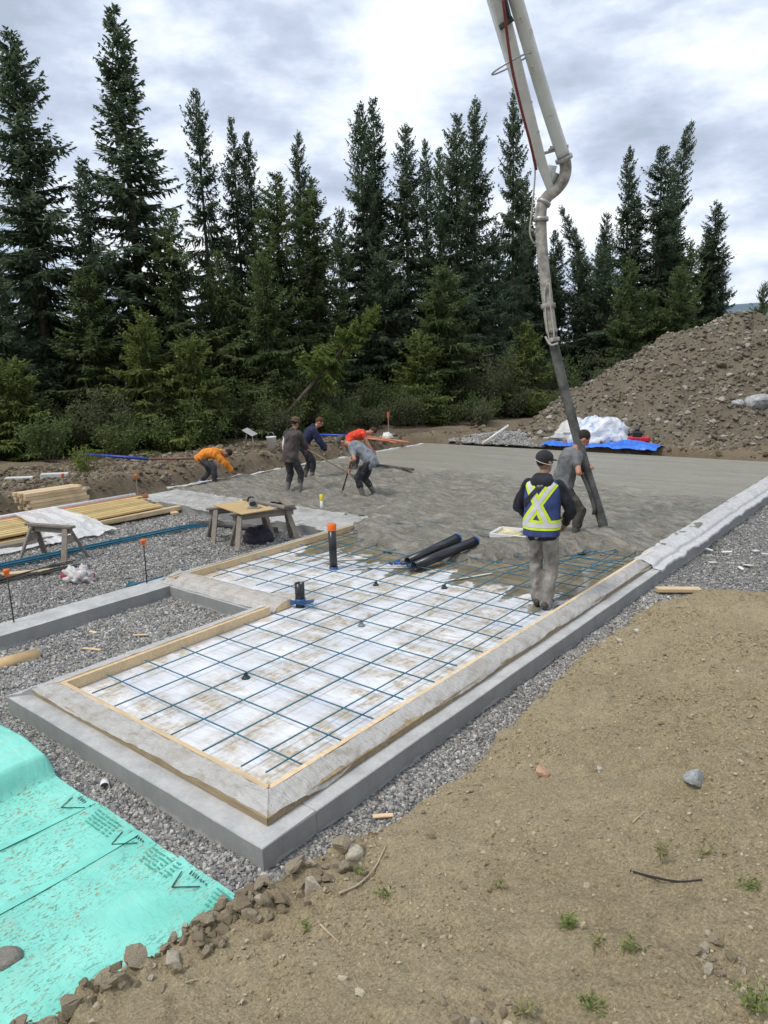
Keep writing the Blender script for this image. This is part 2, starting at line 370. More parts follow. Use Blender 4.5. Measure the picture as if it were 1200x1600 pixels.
def bank_z(x, y):
    """dirt bank the photographer stands on; foot of the bank follows EDGE"""
    wob = .10*fbm(x*2.3, y*2.3, 3, 3)
    d = seg_dist(x, y, EDGE) + wob
    far = sstep(1.5, 6.2, y)
    step = lerp(.17, .10, far)
    slope = lerp(.33, .075, far)
    z = -.25 + step*sstep(0, .13, d) + slope*np.clip(d, 0, None) - .010*np.clip(d, 0, 8)**2*(1 - far)
    rim = np.exp(-((d - .16)/.11)**2)*(1 - sstep(-.5, .2, y)); z = z + rim*(.07 + .10*fbm(x*11, y*11, 3, 33) + .06*vnoise(x*23, y*23, 35))
    z = z + sstep(.0, .35, d)*(.08*fbm(x*1.4, y*1.4, 4, 9) + (.03 + .07*np.clip(vnoise(x*.9, y*.9, 77) + .35, 0, 1))*fbm(x*7, y*7, 3, 21) + .03*fbm(x*24, y*24, 2, 31)) + dents(x, y)
    return np.where(d < -.02, -.42, z), d
PIT = [(-9.55, -6), (-9.6, 3.0), (-9.55, 6.0), (-9.75, 8.0), (-10.2, 11.0), (-10.0, 14.2), (-9.2, 16.6), (-8.3, 17.16), (-4, 17.16), (-1.2, 17.2), (2.5, 17.35), (40, 17.35)]
RIDGE = [(-1.1, 27.3), (3.0, 28.0), (9, 26.5), (16, 27)]
SPUR = np.array([(-1.1, 27.3, 4.15), (-2.05, 25.4, 3.75), (-2.7, 23.65, 2.95), (-4.0, 21.25, 1.8), (-4.8, 19.3, 1.0), (-5.3, 18.2, .2)])
def pile_h(x, y):
    d = np.abs(seg_dist(x, y, RIDGE)); d = np.hypot(d, .9) - .9
    h = 3.95 - .56*d
    for a_, b_ in zip(SPUR[:-1], SPUR[1:]):
        v = b_ - a_; t = np.clip(((x - a_[0])*v[0] + (y - a_[1])*v[1])/(v[0]**2 + v[1]**2), 0, 1); h = np.maximum(h, a_[2] + t*v[2] - .6*(np.hypot(np.hypot(x - a_[0] - t*v[0], y - a_[1] - t*v[1]), .5) - .5))
    h = h + .45*fbm(x*.5, y*.5, 3, 41) + .34*fbm(x*1.7, y*1.7, 4, 43)
    return h
def ground_z(x, y):
    d = -seg_dist(x, y, PIT)                # positive outside the excavation (left / behind)
    d = d + .22*fbm(x*1.3, y*1.3, 3, 5)
    out = .30 + .14*fbm(x*.35, y*.35, 4, 7) + .12*fbm(x*1.6, y*1.6, 4, 8) - .16*sstep(1.6, 3.2, -9.6 - x)*sstep(13, 9, y)
    out = np.where(x > -8.3, out - .12 + .0*x, out)
    z = np.where(d < 0, -.32, lerp(-.32, out, sstep(0, .42, d)))
    z = z + .10*fbm(x*4, y*4, 3, 12)*sstep(.02, .3, d)*sstep(4, 1, np.abs(d) - .5)
    far = np.hypot(x, y)
    z = z + sstep(45, 200, far)*2.0
    zb, db = bank_z(x, y)
    near = (y < 12) & (x > 2.4) & (db > -.05)
    z = np.where(near, np.where((x < 8.4) & (y > -5.4) & (y < 7.4), np.minimum(z, -.42), zb), z)
    z = np.where((y <= -3.4) & (x <= 2.7), -.30, z)
    z = np.where((y < 17) & (x > 3.2) & (y > 7.3), -.30 + .12*sstep(5, 9, x), z)
    return z
def var_axis(*parts):
    out = []
    for a, b, s in parts: out += list(np.arange(a, b, s))
    return np.array(out + [parts[-1][1]])
def heightfield(name, xs, ys, zf, mat, keep=None, smooth=True):
    X, Y = np.meshgrid(xs, ys); Z = zf(X, Y); nx, ny = len(xs), len(ys)
    i = np.arange(nx*ny).reshape(ny, nx)
    F = np.stack([i[:-1, :-1], i[:-1, 1:], i[1:, 1:], i[1:, :-1]], -1).reshape(-1, 4)
    if keep is not None:
        m = keep(X, Y); mm = (m[:-1, :-1] & m[:-1, 1:] & m[1:, 1:] & m[1:, :-1]).ravel(); F = F[mm]
        used = np.unique(F); remap = np.full(nx*ny, -1); remap[used] = np.arange(len(used)); F = remap[F]
        V = np.stack([X, Y, Z], -1).reshape(-1, 3)[used]
    else: V = np.stack([X, Y, Z], -1).reshape(-1, 3)
    return link(name, mesh_np(name, V, F, smooth), mat)
xs = var_axis((-600, -100, 50), (-100, -30, 5), (-30, -14, .5), (-14, -8, .12), (-8, 3, .3), (3, 12, .4), (12, 40, 2), (40, 100, 10), (100, 600, 50))
ys = var_axis((-200, -20, 20), (-20, -6, 1), (-6, 16.6, .25), (16.6, 19, .1), (19, 34, .4), (34, 60, 2), (60, 140, 8), (140, 900, 60))
ground = set_struct(heightfield('ground', xs, ys, ground_z, M['soil']))
bank = set_struct(heightfield('dirt_bank', np.arange(2.6, 8.45, .028), np.arange(-5.4, 7.42, .03), lambda x, y: bank_z(x, y)[0], M['dirt'], lambda x, y: bank_z(x, y)[1] > -.06))

# rubble pile
def pz(x, y): return pile_h(x, y) + .24*fbm(x*3.6, y*3.6, 4, 45)
pile = heightfield('dirt_pile', np.arange(-8, 18, .11), np.arange(17.6, 34, .11), pz, M['clay'], lambda x, y: pile_h(x, y) > -.15)
tag(pile, 'big heap of excavated brown rubble and soil in front of the spruces', 'dirt pile')

# gravel bed inside the excavation
def gz(x, y): return -.225 + .035*fbm(x*1.1, y*1.1, 3, 51) + .02*fbm(x*5, y*5, 2, 52)
gravel = set_struct(heightfield('gravel_bed', np.arange(-9.8, 6.6, .11), np.arange(-3.4, 17.5, .11), lambda x, y: gz(x, y), M['gravel'],
    lambda x, y: (x < 3.5) | (y > 6)))

# ------------------------------------------------------------------ scattered stones (geometry nodes)
def scatter(name, P, S, mat, kind='stuff', rough=.55, parent=None, subdiv=1, flat=.7, seed=0):
    P = np.asarray(P, np.float32); n = len(P); rg = np.random.default_rng(seed + 3)
    me = bpy.data.meshes.new(name); me.vertices.add(n); me.vertices.foreach_set('co', P.ravel())
    def attr(nm, ty, arr):
        a = me.attributes.new(nm, ty, 'POINT'); a.data.foreach_set('vector' if ty == 'FLOAT_VECTOR' else 'value', np.ascontiguousarray(arr).ravel())
    S = np.asarray(S, np.float32)
    sc = S[:, None]*rg.uniform(.65, 1.25, (n, 3)); sc[:, 2] *= flat
    attr('scv', 'FLOAT_VECTOR', sc.astype(np.float32))
    attr('rot', 'FLOAT_VECTOR', (rg.uniform(-1, 1, (n, 3))*np.array([.6, .6, 3.14])).astype(np.float32))
    attr('idx', 'INT', rg.integers(0, 4, n).astype(np.int32))
    me.materials.append(mat)
    o = link(name, me, None, parent, kind=kind)
    g = bpy.data.node_groups.new(name + '_nodes', 'GeometryNodeTree')
    g.interface.new_socket('Geometry', in_out='INPUT', socket_type='NodeSocketGeometry'); g.interface.new_socket('Geometry', in_out='OUTPUT', socket_type='NodeSocketGeometry')
    N = g.nodes.new; L = g.links.new; gi = N('NodeGroupInput'); go = N('NodeGroupOutput')
    jn = N('GeometryNodeJoinGeometry')
    for k in range(4):
        ic = N('GeometryNodeMeshIcoSphere'); ic.inputs['Subdivisions'].default_value = subdiv; ic.inputs['Radius'].default_value = 1
        sp = N('GeometryNodeSetPosition'); nz = N('ShaderNodeTexNoise'); nz.noise_dimensions = '4D'; nz.inputs['W'].default_value = 3.7*k + seed; nz.inputs['Scale'].default_value = 1.1; nz.inputs['Detail'].default_value = 2
        vs = N('ShaderNodeVectorMath'); vs.operation = 'SUBTRACT'; vs.inputs[1].default_value = (.5, .5, .5); L(nz.outputs['Color'], vs.inputs[0])
        vm = N('ShaderNodeVectorMath'); vm.operation = 'SCALE'; vm.inputs['Scale'].default_value = rough*3; L(vs.outputs[0], vm.inputs[0])
        L(ic.outputs[0], sp.inputs['Geometry']); L(vm.outputs[0], sp.inputs['Offset'])
        smn = N('GeometryNodeSetMaterial'); smn.inputs['Material'].default_value = mat; L(sp.outputs[0], smn.inputs[0])
        g2 = N('GeometryNodeGeometryToInstance'); L(smn.outputs[0], g2.inputs[0]); L(g2.outputs[0], jn.inputs[0])
    ip = N('GeometryNodeInstanceOnPoints'); ip.inputs['Pick Instance'].default_value = True
    L(gi.outputs[0], ip.inputs['Points']); L(jn.outputs[0], ip.inputs['Instance'])
    for nm, ty, so_ in (('idx', 'INT', 'Instance Index'), ('rot', 'FLOAT_VECTOR', 'Rotation'), ('scv', 'FLOAT_VECTOR', 'Scale')):
        na = N('GeometryNodeInputNamedAttribute'); na.data_type = ty; na.inputs['Name'].default_value = nm; L(na.outputs['Attribute'], ip.inputs[so_])
    L(ip.outputs[0], go.inputs[0])
    md = o.modifiers.new('stones', 'NODES'); md.node_group = g
    return o
def rect_pts(n, x0, x1, y0, y1, keep=None):
    x = RNG.uniform(x0, x1, n); y = RNG.uniform(y0, y1, n)
    if keep is not None: m = keep(x, y); x, y = x[m], y[m]
    return x, y
def gravel_pts():
    xs_, ys_ = [], []
    def off_wall(x, y): return ~((x > -.66) & (x < 2.80) & (y > -.71))
    for n, r, k in ((46000, (-2.9, 3.3, -1.6, -.66), off_wall), (24000, (2.78, 3.4, -.75, 6.2), lambda x, y: (x > 2.79) & (seg_dist(x, y, EDGE) < .14)),
                    (24000, (-2.3, -.6, -.7, 2.12), None), (30000, (2.8, 6.3, 5.8, 17), lambda x, y: (seg_dist(x, y, EDGE) < .25)), (52000, (-7.4, -2.72, -.8, 5.65), None),
                    (9000, (-4.2, -.6, -1.5, 0), None)):
        x, y = rect_pts(n, *r, k); xs_.append(x); ys_.append(y)
    x = np.concatenate(xs_); y = np.concatenate(ys_)
    dist = np.hypot(x - CAM.x, y - CAM.y)
    s = np.clip(RNG.lognormal(math.log(.0098), .33, len(x)), .005, .026)*(1 + .045*np.clip(dist - 6, 0, 8))
    z = gz(x, y) + s*.35
    near = np.exp(-np.clip(np.minimum(np.abs(x - 2.8), 9), 0, 9)/.12)
    return np.stack([x, y, z], 1), s
GP, GS = gravel_pts()
scatter('gravel_stones', GP, GS, M['gravel_stone'], seed=1)
o = bpy.data.objects['gravel_stones']; tag(o, 'loose grey crushed gravel lying around the concrete footings', 'gravel')

# dirt crumbs and pebbles on the bank
def crumbs():
    x, y = rect_pts(90000, 2.7, 7.2, -2.9, 6.6)
    d = seg_dist(x, y, EDGE); w = np.clip(.45 + 1.0*vnoise(x*2.2, y*2.2, 71)*1.6 + .9*np.exp(-np.clip(d, 0, 9)/.25), 0.05, 1)
    m = (d > .02) & (RNG.uniform(0, 1, len(x)) < w); x, y = x[m], y[m]
    s = np.clip(RNG.lognormal(math.log(.0046), .5, len(x)), .0022, .02)
    return np.stack([x, y, bank_z(x, y)[0] + s*.3], 1), s
CP, CS = crumbs()
tag(scatter('soil_crumbs', CP, CS, M['crumb'], seed=5), 'small crumbs of soil and pebbles strewn over the bare dirt', 'soil crumbs')
def rubble_pts():
    x, y = rect_pts(30000, -7.5, 12, 17.7, 29); h = pile_h(x, y); m = h > .0; x, y = x[m], y[m]
    s = np.clip(RNG.lognormal(math.log(.033), .7, len(x)), .012, .12)
    return np.stack([x, y, pz(x, y) + s*.15], 1), s
RP, RS = rubble_pts()
tag(scatter('rubble_stones', RP, RS, M['rubble'], seed=9), 'broken clods and stones covering the rubble heap', 'rubble')

def rock_mesh(name, seed, sub=2, rough=.35, flat=.7):
    bm = bmesh.new(); bmesh.ops.create_icosphere(bm, subdivisions=sub, radius=1); rg = random.Random(seed)
    cuts = [(Vector((rg.gauss(0, 1), rg.gauss(0, 1), rg.gauss(0, 1))).normalized(), rg.uniform(.55, .85)) for _ in range(7)]
    for v in bm.verts:
        for nrm, k in cuts:
            d = v.co.dot(nrm)
            if d > k: v.co -= nrm*(d - k)*.9
        v.co += Vector((rg.gauss(0, 1), rg.gauss(0, 1), rg.gauss(0, 1)))*.035*rough*3; v.co.z *= flat
    me = bpy.data.meshes.new(name); bm.to_mesh(me); bm.free(); return me
# bigger stones and clods, one by one
def clod_mesh(name, seed):
    bm = bmesh.new(); rg = random.Random(seed)
    for k in range(15):
        v = Vector((rg.gauss(0, 1), rg.gauss(0, 1), rg.gauss(0, .8))).normalized()*rg.uniform(.72, 1.1); bm.verts.new(v)
    bmesh.ops.convex_hull(bm, input=bm.verts[:]); bmesh.ops.delete(bm, geom=[v for v in bm.verts if not v.link_faces], context='VERTS')
    bmesh.ops.subdivide_edges(bm, edges=bm.edges[:], cuts=1, use_grid_fill=True)
    for v in bm.verts: v.co += Vector((rg.gauss(0, 1), rg.gauss(0, 1), rg.gauss(0, 1)))*.045
    bmesh.ops.triangulate(bm, faces=bm.faces[:]); me = bpy.data.meshes.new(name); bm.to_mesh(me); bm.free(); return me
CL = [clod_mesh('clod', 20 + k) for k in range(8)]
M['clod2'] = simple('dry_clod_mat', (.52, .465, .37), .95, .3, 14, .6, 60, spec=.15, bdist=.01); M['clod3'] = simple('damp_clod_mat', (.28, .23, .155), .95, .3, 14, .6, 60, spec=.15, bdist=.01)
for k, m_ in enumerate(CL): m_.materials.append((M['clod'], M['clod2'], M['clod'], M['clod3'])[k % 4])
def clods():
    rg = random.Random(8); spots = []
    for (u0, u1, n, sz) in ((.0, 1.0, 215, 1.0),):
        path = [(2.80, -2.35), (2.82, -1.9), (2.9, -1.5), (2.98, -1.15), (3.05, -.85), (3.2, -.45)]
        for k in range(n):
            t = rg.random()*(len(path) - 1); i = min(int(t), len(path) - 2); f = t - i
            x = lerp(path[i][0], path[i + 1][0], f) + rg.gauss(.10, .10); y = lerp(path[i][1], path[i + 1][1], f) + rg.gauss(0, .05)
            spots.append((x, y, rg.lognormvariate(math.log(.027), .5)))
    for k in range(26):
        spots.append((rg.gauss(4.6, .09), rg.gauss(-1.29, .06), rg.uniform(.008, .026)))
    for k in range(22):
        spots.append((rg.gauss(5.2, .08), rg.gauss(-.62, .07), rg.uniform(.007, .024)))
    for k in range(50):
        y = rg.uniform(-.4, 5.4); x = np.interp(y, [-.5, .6, 2, 3.1, 5.4], [3.1, 3.22, 3.13, 3.05, 3.02]) + abs(rg.gauss(.1, .12)); spots.append((x, y, rg.uniform(.008, .028)))
    for (x, y, s) in spots:
        s = min(s, .062); z = float(bank_z(np.array([x]), np.array([y]))[0][0]); z = max(z, -.22)
        o = link('clod', rg.choice(CL), None, bank, (x, y, z + s*.3), (rg.uniform(-.4, .4), rg.uniform(-.4, .4), rg.uniform(0, 6.3)))
        o.scale = (s*rg.uniform(.8, 1.35), s*rg.uniform(.8, 1.2), s*rg.uniform(.8, 1.2))
clods()
RK = [rock_mesh('stone', 60 + k, 2, .25) for k in range(5)]
for m_ in RK: m_.materials.append(M['rubble'])
def pile_stones():
    rg = random.Random(4); n = 0
    while n < 130:
        x = rg.uniform(-5, 7); y = rg.uniform(18, 28); h = float(pile_h(np.array([x]), np.array([y]))[0])
        if h < .1: continue
        s = min(.24, rg.lognormvariate(math.log(.085), .45)); z = float(pz(np.array([x]), np.array([y]))[0])
        o = link('stone', rg.choice(RK), None, pile, (x, y, z + s*.1), (rg.uniform(-.5, .5), rg.uniform(-.5, .5), rg.uniform(0, 6.3))); o.scale = (s*1.2, s, s*.8); n += 1
pile_stones()

def bench_pts():
    x, y = rect_pts(9000, -15, -9.3, 1.5, 17); d = -seg_dist(x, y, PIT); m = d > -.1; x, y = x[m], y[m]
    x2, y2 = rect_pts(3500, -9, 9, 17.3, 21); x = np.concatenate([x, x2]); y = np.concatenate([y, y2])
    s = np.clip(RNG.lognormal(math.log(.028), .6, len(x)), .01, .13); return np.stack([x, y, ground_z(x, y) + s*.15], 1), s
BP_, BS_ = bench_pts()
M['benchclod'] = m_stone('bench_clod_mat', [(.13, .10, .065), (.17, .135, .09), (.10, .08, .055), (.22, .18, .125), (.3, .27, .21)])
tag(scatter('bank_clods', BP_, BS_, M['benchclod'], seed=17), 'clods and debris strewn on the dug bank behind the site', 'clods')

# ------------------------------------------------------------------ concrete footings
found = empty('concrete_foundation', 'grey cast concrete strip footings stepping round the building outline', 'foundation', (1, 1, -.24))
def footing(name, pts, z0=-.36, z1=-.05, bev=.006):
    b = MB().prism(pts, z0, z1)
    bmesh.ops.bevel(b.bm, geom=[e for e in b.bm.edges if e.verts[0].co.z > z1 - .01 and e.verts[1].co.z > z1 - .01], offset=bev, segments=1, affect='EDGES')
    xs_ = [p[0] for p in pts]; ys_ = [p[1] for p in pts]; ax = 0 if max(xs_) - min(xs_) > max(ys_) - min(ys_) else 1; lo, hi = (min(xs_), max(xs_)) if ax == 0 else (min(ys_), max(ys_))
    for q in np.arange(lo + .07, hi, .11 if hi - lo < 8 else .2):
        co = [0, 0, 0]; co[ax] = q; no = [0, 0, 0]; no[ax] = 1; bmesh.ops.bisect_plane(b.bm, geom=b.bm.verts[:] + b.bm.edges[:] + b.bm.faces[:], plane_co=co, plane_no=no)
    rgf = random.Random(int(lo*100) + 7)
    for v in b.bm.verts:                      # cast edges are never quite straight
        if v.co.z > z1 - .012:
            q = v.co[ax]; v.co[1 - ax] += .006*float(vnoise(np.array([q*3.1]), np.array([v.co[1 - ax]*2.0]), 5)) + .003*float(vnoise(np.array([q*14.0]), np.array([1.0]), 6))
            v.co.z += .004*float(vnoise(np.array([q*2.3]), np.array([v.co[1 - ax]*3]), 8)) - (rgf.uniform(.003, .010) if rgf.random() < .06 else 0)
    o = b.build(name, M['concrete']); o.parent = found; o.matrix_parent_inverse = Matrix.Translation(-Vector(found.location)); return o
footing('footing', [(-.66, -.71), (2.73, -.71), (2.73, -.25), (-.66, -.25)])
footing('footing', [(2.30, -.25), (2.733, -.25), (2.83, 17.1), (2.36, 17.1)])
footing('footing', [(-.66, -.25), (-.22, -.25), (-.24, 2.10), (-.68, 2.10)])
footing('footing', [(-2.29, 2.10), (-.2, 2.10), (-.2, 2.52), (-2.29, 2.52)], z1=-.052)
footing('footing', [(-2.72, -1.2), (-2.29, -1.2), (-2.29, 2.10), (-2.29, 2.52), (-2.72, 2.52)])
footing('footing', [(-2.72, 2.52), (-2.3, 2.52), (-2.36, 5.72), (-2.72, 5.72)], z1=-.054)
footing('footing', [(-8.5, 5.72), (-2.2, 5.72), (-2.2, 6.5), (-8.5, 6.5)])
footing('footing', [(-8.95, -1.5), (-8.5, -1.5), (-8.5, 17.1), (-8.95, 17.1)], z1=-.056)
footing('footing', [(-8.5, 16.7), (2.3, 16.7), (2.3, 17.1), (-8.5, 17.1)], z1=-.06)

# ------------------------------------------------------------------ fresh slab
FRONT = [(-2.5, 6.3), (-2.36, 5.75), (-1.9, 5.35), (-1.2, 5.05), (-.7, 5.05), (-.33, 5.05), (.29, 5.0), (.7, 5.35), (1.15, 6.0), (1.5, 6.55), (1.9, 6.75), (2.6, 6.9)]
def front_y(x): return np.interp(x, [p[0] for p in FRONT], [p[1] for p in FRONT]) + .16*fbm(x*2.5, x*0 + 3, 4, 61)
def slab_in(x, y):
    d = y - np.where(x < -2.42, 6.42, front_y(x))
    return np.minimum(np.minimum(d, 17.08 - y), np.minimum(x + 8.72, lerp(2.43, 2.52, (y - 5)/12) - x))
def slab_z(x, y):
    d = y - np.where(x < -2.42, 6.42 + 0*y, front_y(x))
    rake = sstep(12.6, 11.2, y + .5*fbm(x*.8, y*.8, 3, 65) + .05*x)
    ridge = 1 - 2*np.abs(fbm(x*1.7 + .8*fbm(x*1.2, y*1.2, 2, 66), y*2.6, 4, 63))
    z = .05 + rake*(.08*fbm(x*1.4, y*2.0, 4, 62) + .085*(ridge - .75) + .035*fbm(x*6, y*9, 3, 64)) + (1 - rake)*.004*fbm(x*.6, y*5, 2, 67)
    edge = np.where(x < -2.42, .0, .145*(1 - sstep(-.12, .2, d)) - .07*np.exp(-((d - .4)/.28)**2))
    heap = .10*np.exp(-((x - 1.62)**2 + (y - 7.2)**2)/.16) + .05*np.exp(-((x - .9)**2 + (y - 6.9)**2)/.3)
    foot = 0
    for fx, fy in ((-5.9, 7.8), (-5.6, 7.85), (-4.2, 8.3), (-3.9, 8.2), (-7, 9.4), (1.0, 7.0)):
        foot = foot - .03*np.exp(-((x - fx)**2 + (y - fy)**2)/.03) + .025*np.exp(-(np.hypot(x - fx, y - fy) - .3)**2/.01)
    return z - edge + heap + foot
slab = set_struct(heightfield('fresh_concrete_slab', np.arange(-8.8, 2.7, .055), np.arange(4.4, 17.2, .055), slab_z, M['wet'], lambda x, y: slab_in(x, y) > np.where((x > -2.3) & (y < 9), -.13, 0)))
def slab_crumbs():
    x, y = rect_pts(2200, -5, 2.4, 4.9, 9); m = slab_in(x, y) > .03; x, y = x[m], y[m]
    s = RNG.uniform(.006, .015, len(x)); return np.stack([x, y, slab_z(x, y) - s*.1], 1), s
M['aggregate'] = m_stone('aggregate_mat', [(.22, .21, .18), (.27, .26, .22), (.32, .31, .27), (.38, .37, .33)])
SP_, SS_ = slab_crumbs()
tag(scatter('concrete_aggregate', SP_, SS_, M['aggregate'], seed=14), 'lumpy aggregate on the raked wet concrete', 'aggregate')

# ------------------------------------------------------------------ insulation boards under the mesh
ins = empty('floor_insulation', 'white mud-stained insulation boards laid under the blue rebar grid', 'insulation', (1, 2, -.1))
def panel(x0, x1, y0, y1, z=-.05):
    o = MB().box(((x0 + x1)/2, (y0 + y1)/2, z - .025), (x1 - x0 - .004, y1 - y0 - .004, .05), bev=.004).build('insulation_board', M['foam'], ins)
    o.matrix_parent_inverse = Matrix.Translation(-Vector(ins.location))
    return o
for x0, x1 in ((-.29, .31), (.31, .91), (.91, 1.51), (1.51, 2.11), (2.11, 2.42)):
    ys_ = [-.35, .65 + .35*(x0 > .5), 2.4]; 
    for a, b_ in zip(ys_[:-1], ys_[1:]): panel(x0, x1, a, b_, -.05 + random.uniform(-.003, .002))
for x0, x1 in ((-2.34, -1.75), (-1.75, -1.14), (-1.14, -.53), (-.53, .07), (.07, .67), (.67, 1.27), (1.27, 1.87), (1.87, 2.44)):
    ys_ = [2.4, 3.6, 4.8, 6.2, 7.3]
    for a, b_ in zip(ys_[:-1], ys_[1:]):
        if a > 6 and x0 < .5: continue
        panel(x0, x1, a, b_, -.05 + random.uniform(-.003, .002))

# ------------------------------------------------------------------ rebar grid
mat_r = empty('rebar_grid', 'blue-green coated rebar grid tied above the white insulation', 'rebar grid', (1, 2, 0))
def rebar(a, b, r=.0062):
    o = MB().tube([a, lerp(Vector(a), Vector(b), .33) + Vector((0, 0, random.uniform(-.006, .006))), lerp(Vector(a), Vector(b), .66) + Vector((0, 0, random.uniform(-.006, .006))), b], r, 6).build('rebar', M['rebar'], mat_r)
    o.matrix_parent_inverse = Matrix.Translation(-Vector(mat_r.location)); return o
sx, sy_ = .4002, .4064
for j in range(6): rebar((j*sx + random.uniform(-.008, .008), -.28 + random.uniform(-.03, .03), 0), (j*sx, 7.2, 0))
rebar((2.195, -.2, 0), (2.23, 7.2, 0))
for j in range(1, 6): rebar((-j*sx, 2.62 + random.uniform(-.05, .05), 0), (-j*sx - .02, 6.2, 0))
for i in range(18):
    y = i*sy_; x0 = -.19 if y < 2.5 else -2.22
    rebar((x0 + random.uniform(-.03, .03), y + random.uniform(-.008, .008), .015), (2.345 + random.uniform(-.03, .02), y + random.uniform(-.008, .008), .015))
for a, b_ in (((.95, 4.9, .0), (1.9, 7.0, .0)), ((1.25, 4.9, .016), (2.05, 7.0, .016)), ((1.3, 5.3, .03), (2.3, 5.55, .03)), ((1.3, 5.75, .03), (2.35, 5.85, .03)), ((1.75, 4.5, .02), (2.28, 6.6, .02)), ((1.5, 6.05, .03), (2.38, 6.2, .03))): rebar(a, b_)

# rebar chairs
ch = MB().lathe([(.035, 0), (.03, .01), (.016, .028), (.014, .036), (.02, .04)], n=10).mesh('rebar_chair')
M['chair'] = simple('chair_plastic_mat', (.035, .05, .055), .5); M['chair2'] = simple('grey_chair_mat', (.25, .29, .30), .5)
for k, (x, y, mm, lab) in enumerate(((.8, .8, 'chair', 'dark plastic rebar chair nearest the front corner'), (.8, 2.44, 'chair2', 'grey rebar chair in the middle of the grid'), (.0, 3.66, 'chair', 'dark rebar chair left of the lying black pipes'), (.8, 4.06, 'chair', 'dark rebar chair in front of the wet concrete'))):
    me = ch.copy(); me.materials.clear(); me.materials.append(M[mm]); o = link('rebar_chair', me, None, None, (x, y, -.048)); o.scale = (1.25, 1.25, 1.05)
    tag(o, lab, 'rebar chair', 'rebar chairs under the grid')

# ------------------------------------------------------------------ edge form boards and the plastic lapped over them
def ledge(name, a, b, inward, w=.2, zo=.005, zi=.05, m='wood', t=.04, miter=(0, 0)):
    """form strip from a to b on the footing top; inward is the unit vector to the slab; wedge section"""
    a = Vector((*a, 0)); b = Vector((*b, 0)); n = Vector((*inward, 0)); z0 = -.047; dr = (b - a).normalized()
    bm = bmesh.new(); sec = []
    for p, mt in ((a, miter[0]), (b, -miter[1])):
        sec.append([v_ for v_ in [bm.verts.new(p + Vector((0, 0, z0))), bm.verts.new(p + Vector((0, 0, zo))), bm.verts.new(p + n*(w - t) + Vector((0, 0, zi - .004))), bm.verts.new(p + n*(w - t) + Vector((0, 0, zi))), bm.verts.new(p + n*w + Vector((0, 0, zi))), bm.verts.new(p + n*w + Vector((0, 0, z0)))]])
        for v_ in sec[-1]: v_.co += dr*mt*((v_.co - p).dot(n) + .0015)
    k = len(sec[0])
    for i in range(k): bm.faces.new((sec[0][i], sec[0][(i + 1) % k], sec[1][(i + 1) % k], sec[1][i]))
    bm.faces.new(sec[0][::-1]); bm.faces.new(sec[1]); bmesh.ops.recalc_face_normals(bm, faces=bm.faces[:])
    me = bpy.data.meshes.new(name); bm.to_mesh(me); bm.free(); return link(name, me, M[m])
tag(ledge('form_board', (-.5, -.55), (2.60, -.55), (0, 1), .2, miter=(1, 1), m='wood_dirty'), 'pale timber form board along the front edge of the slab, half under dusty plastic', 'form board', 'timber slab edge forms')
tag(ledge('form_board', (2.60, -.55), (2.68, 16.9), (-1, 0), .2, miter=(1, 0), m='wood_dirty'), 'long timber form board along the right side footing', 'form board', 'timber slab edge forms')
tag(ledge('form_board', (-.5, 2.1), (-.5, -.55), (1, 0), .2, miter=(0, 1)), 'timber form board on the left footing of the narrow bay', 'form board', 'timber slab edge forms')
tag(ledge('form_board', (-.3, 2.2), (-2.3, 2.2), (0, 1), .22), 'form board behind the gravel pocket, covered in grey plastic', 'form board', 'timber slab edge forms')
tag(ledge('form_board', (-2.52, 6.2), (-2.5, 2.2), (1, 0), .2), 'timber form board beside the black pipe with the orange cap', 'form board', 'timber slab edge forms')
for a_, b_2, n_, lab in (((-.5, -.55), (2.60, -.55), (0, 1), 'front'), ((2.60, -.55), (2.64, 7.0), (-1, 0), 'right')):
    pa = Vector((*a_, 0)); pb = Vector((*b_2, 0)); nv_ = Vector((*n_, 0)); dr_ = (pb - pa).normalized()
    MB().bar(pa + nv_*.182 + dr_*.19 + Vector((0, 0, .0535)), pb + nv_*.182 - dr_*(.19 if lab == 'front' else 0) + Vector((0, 0, .0535)), .04, .008).build('inner_strip', M['wood'], [o for o in COL.objects if o.name.startswith('form_board') and lab in o['label']][0])
def lap(name, a, b, n_in, prof, seed, mat, label, amp=.006, nu=160, nv=14, rag=.02, miter=(0, 0), drop=0):
    """plastic sheet lapped along a line; prof = [(inward offset, z)...]"""
    a = np.array(a, float); b = np.array(b, float); nn = np.array(n_in, float); off = [p[0] for p in prof]; zz = [p[1] for p in prof]; tt = np.linspace(0, 1, len(prof))
    Ln = np.linalg.norm(b - a)
    def fn(u, v):
        o = np.interp(v, tt, off); z = np.interp(v, tt, zz)
        s = u*Ln
        o = o - (1 - v)*rag*(fbm(s*3, v*0 + 1, 4, seed)) + v*rag*.6*fbm(s*4, v*0 + 2, 3, seed + 1)
        wr = np.abs(fbm(s*5 + 3*o, o*16 + s*.8, 3, seed + 2)) + .8*np.abs(fbm(s*9 - 14*o, o*9 + s*3, 3, seed + 7)); z = z - (1 - v)**6*drop*np.clip(.2 + 1.6*fbm(s*1.6, s*0 + 7, 3, seed + 9), 0, 1) + amp*(1.6*wr + 1.2*fbm(s*2.2, o*6, 3, seed + 4)) 
        s0 = miter[0]*o; s1 = Ln - miter[1]*o; q = (s0 + (s1 - s0)*u)/Ln
        return a[0] + (b[0] - a[0])*q + nn[0]*o, a[1] + (b[1] - a[1])*q + nn[1]*o, z
    o = link(name, grid_sheet(nu, nv, fn, name), mat); return tag(o, label, 'plastic sheet', 'plastic sheets lapped over the slab edge')
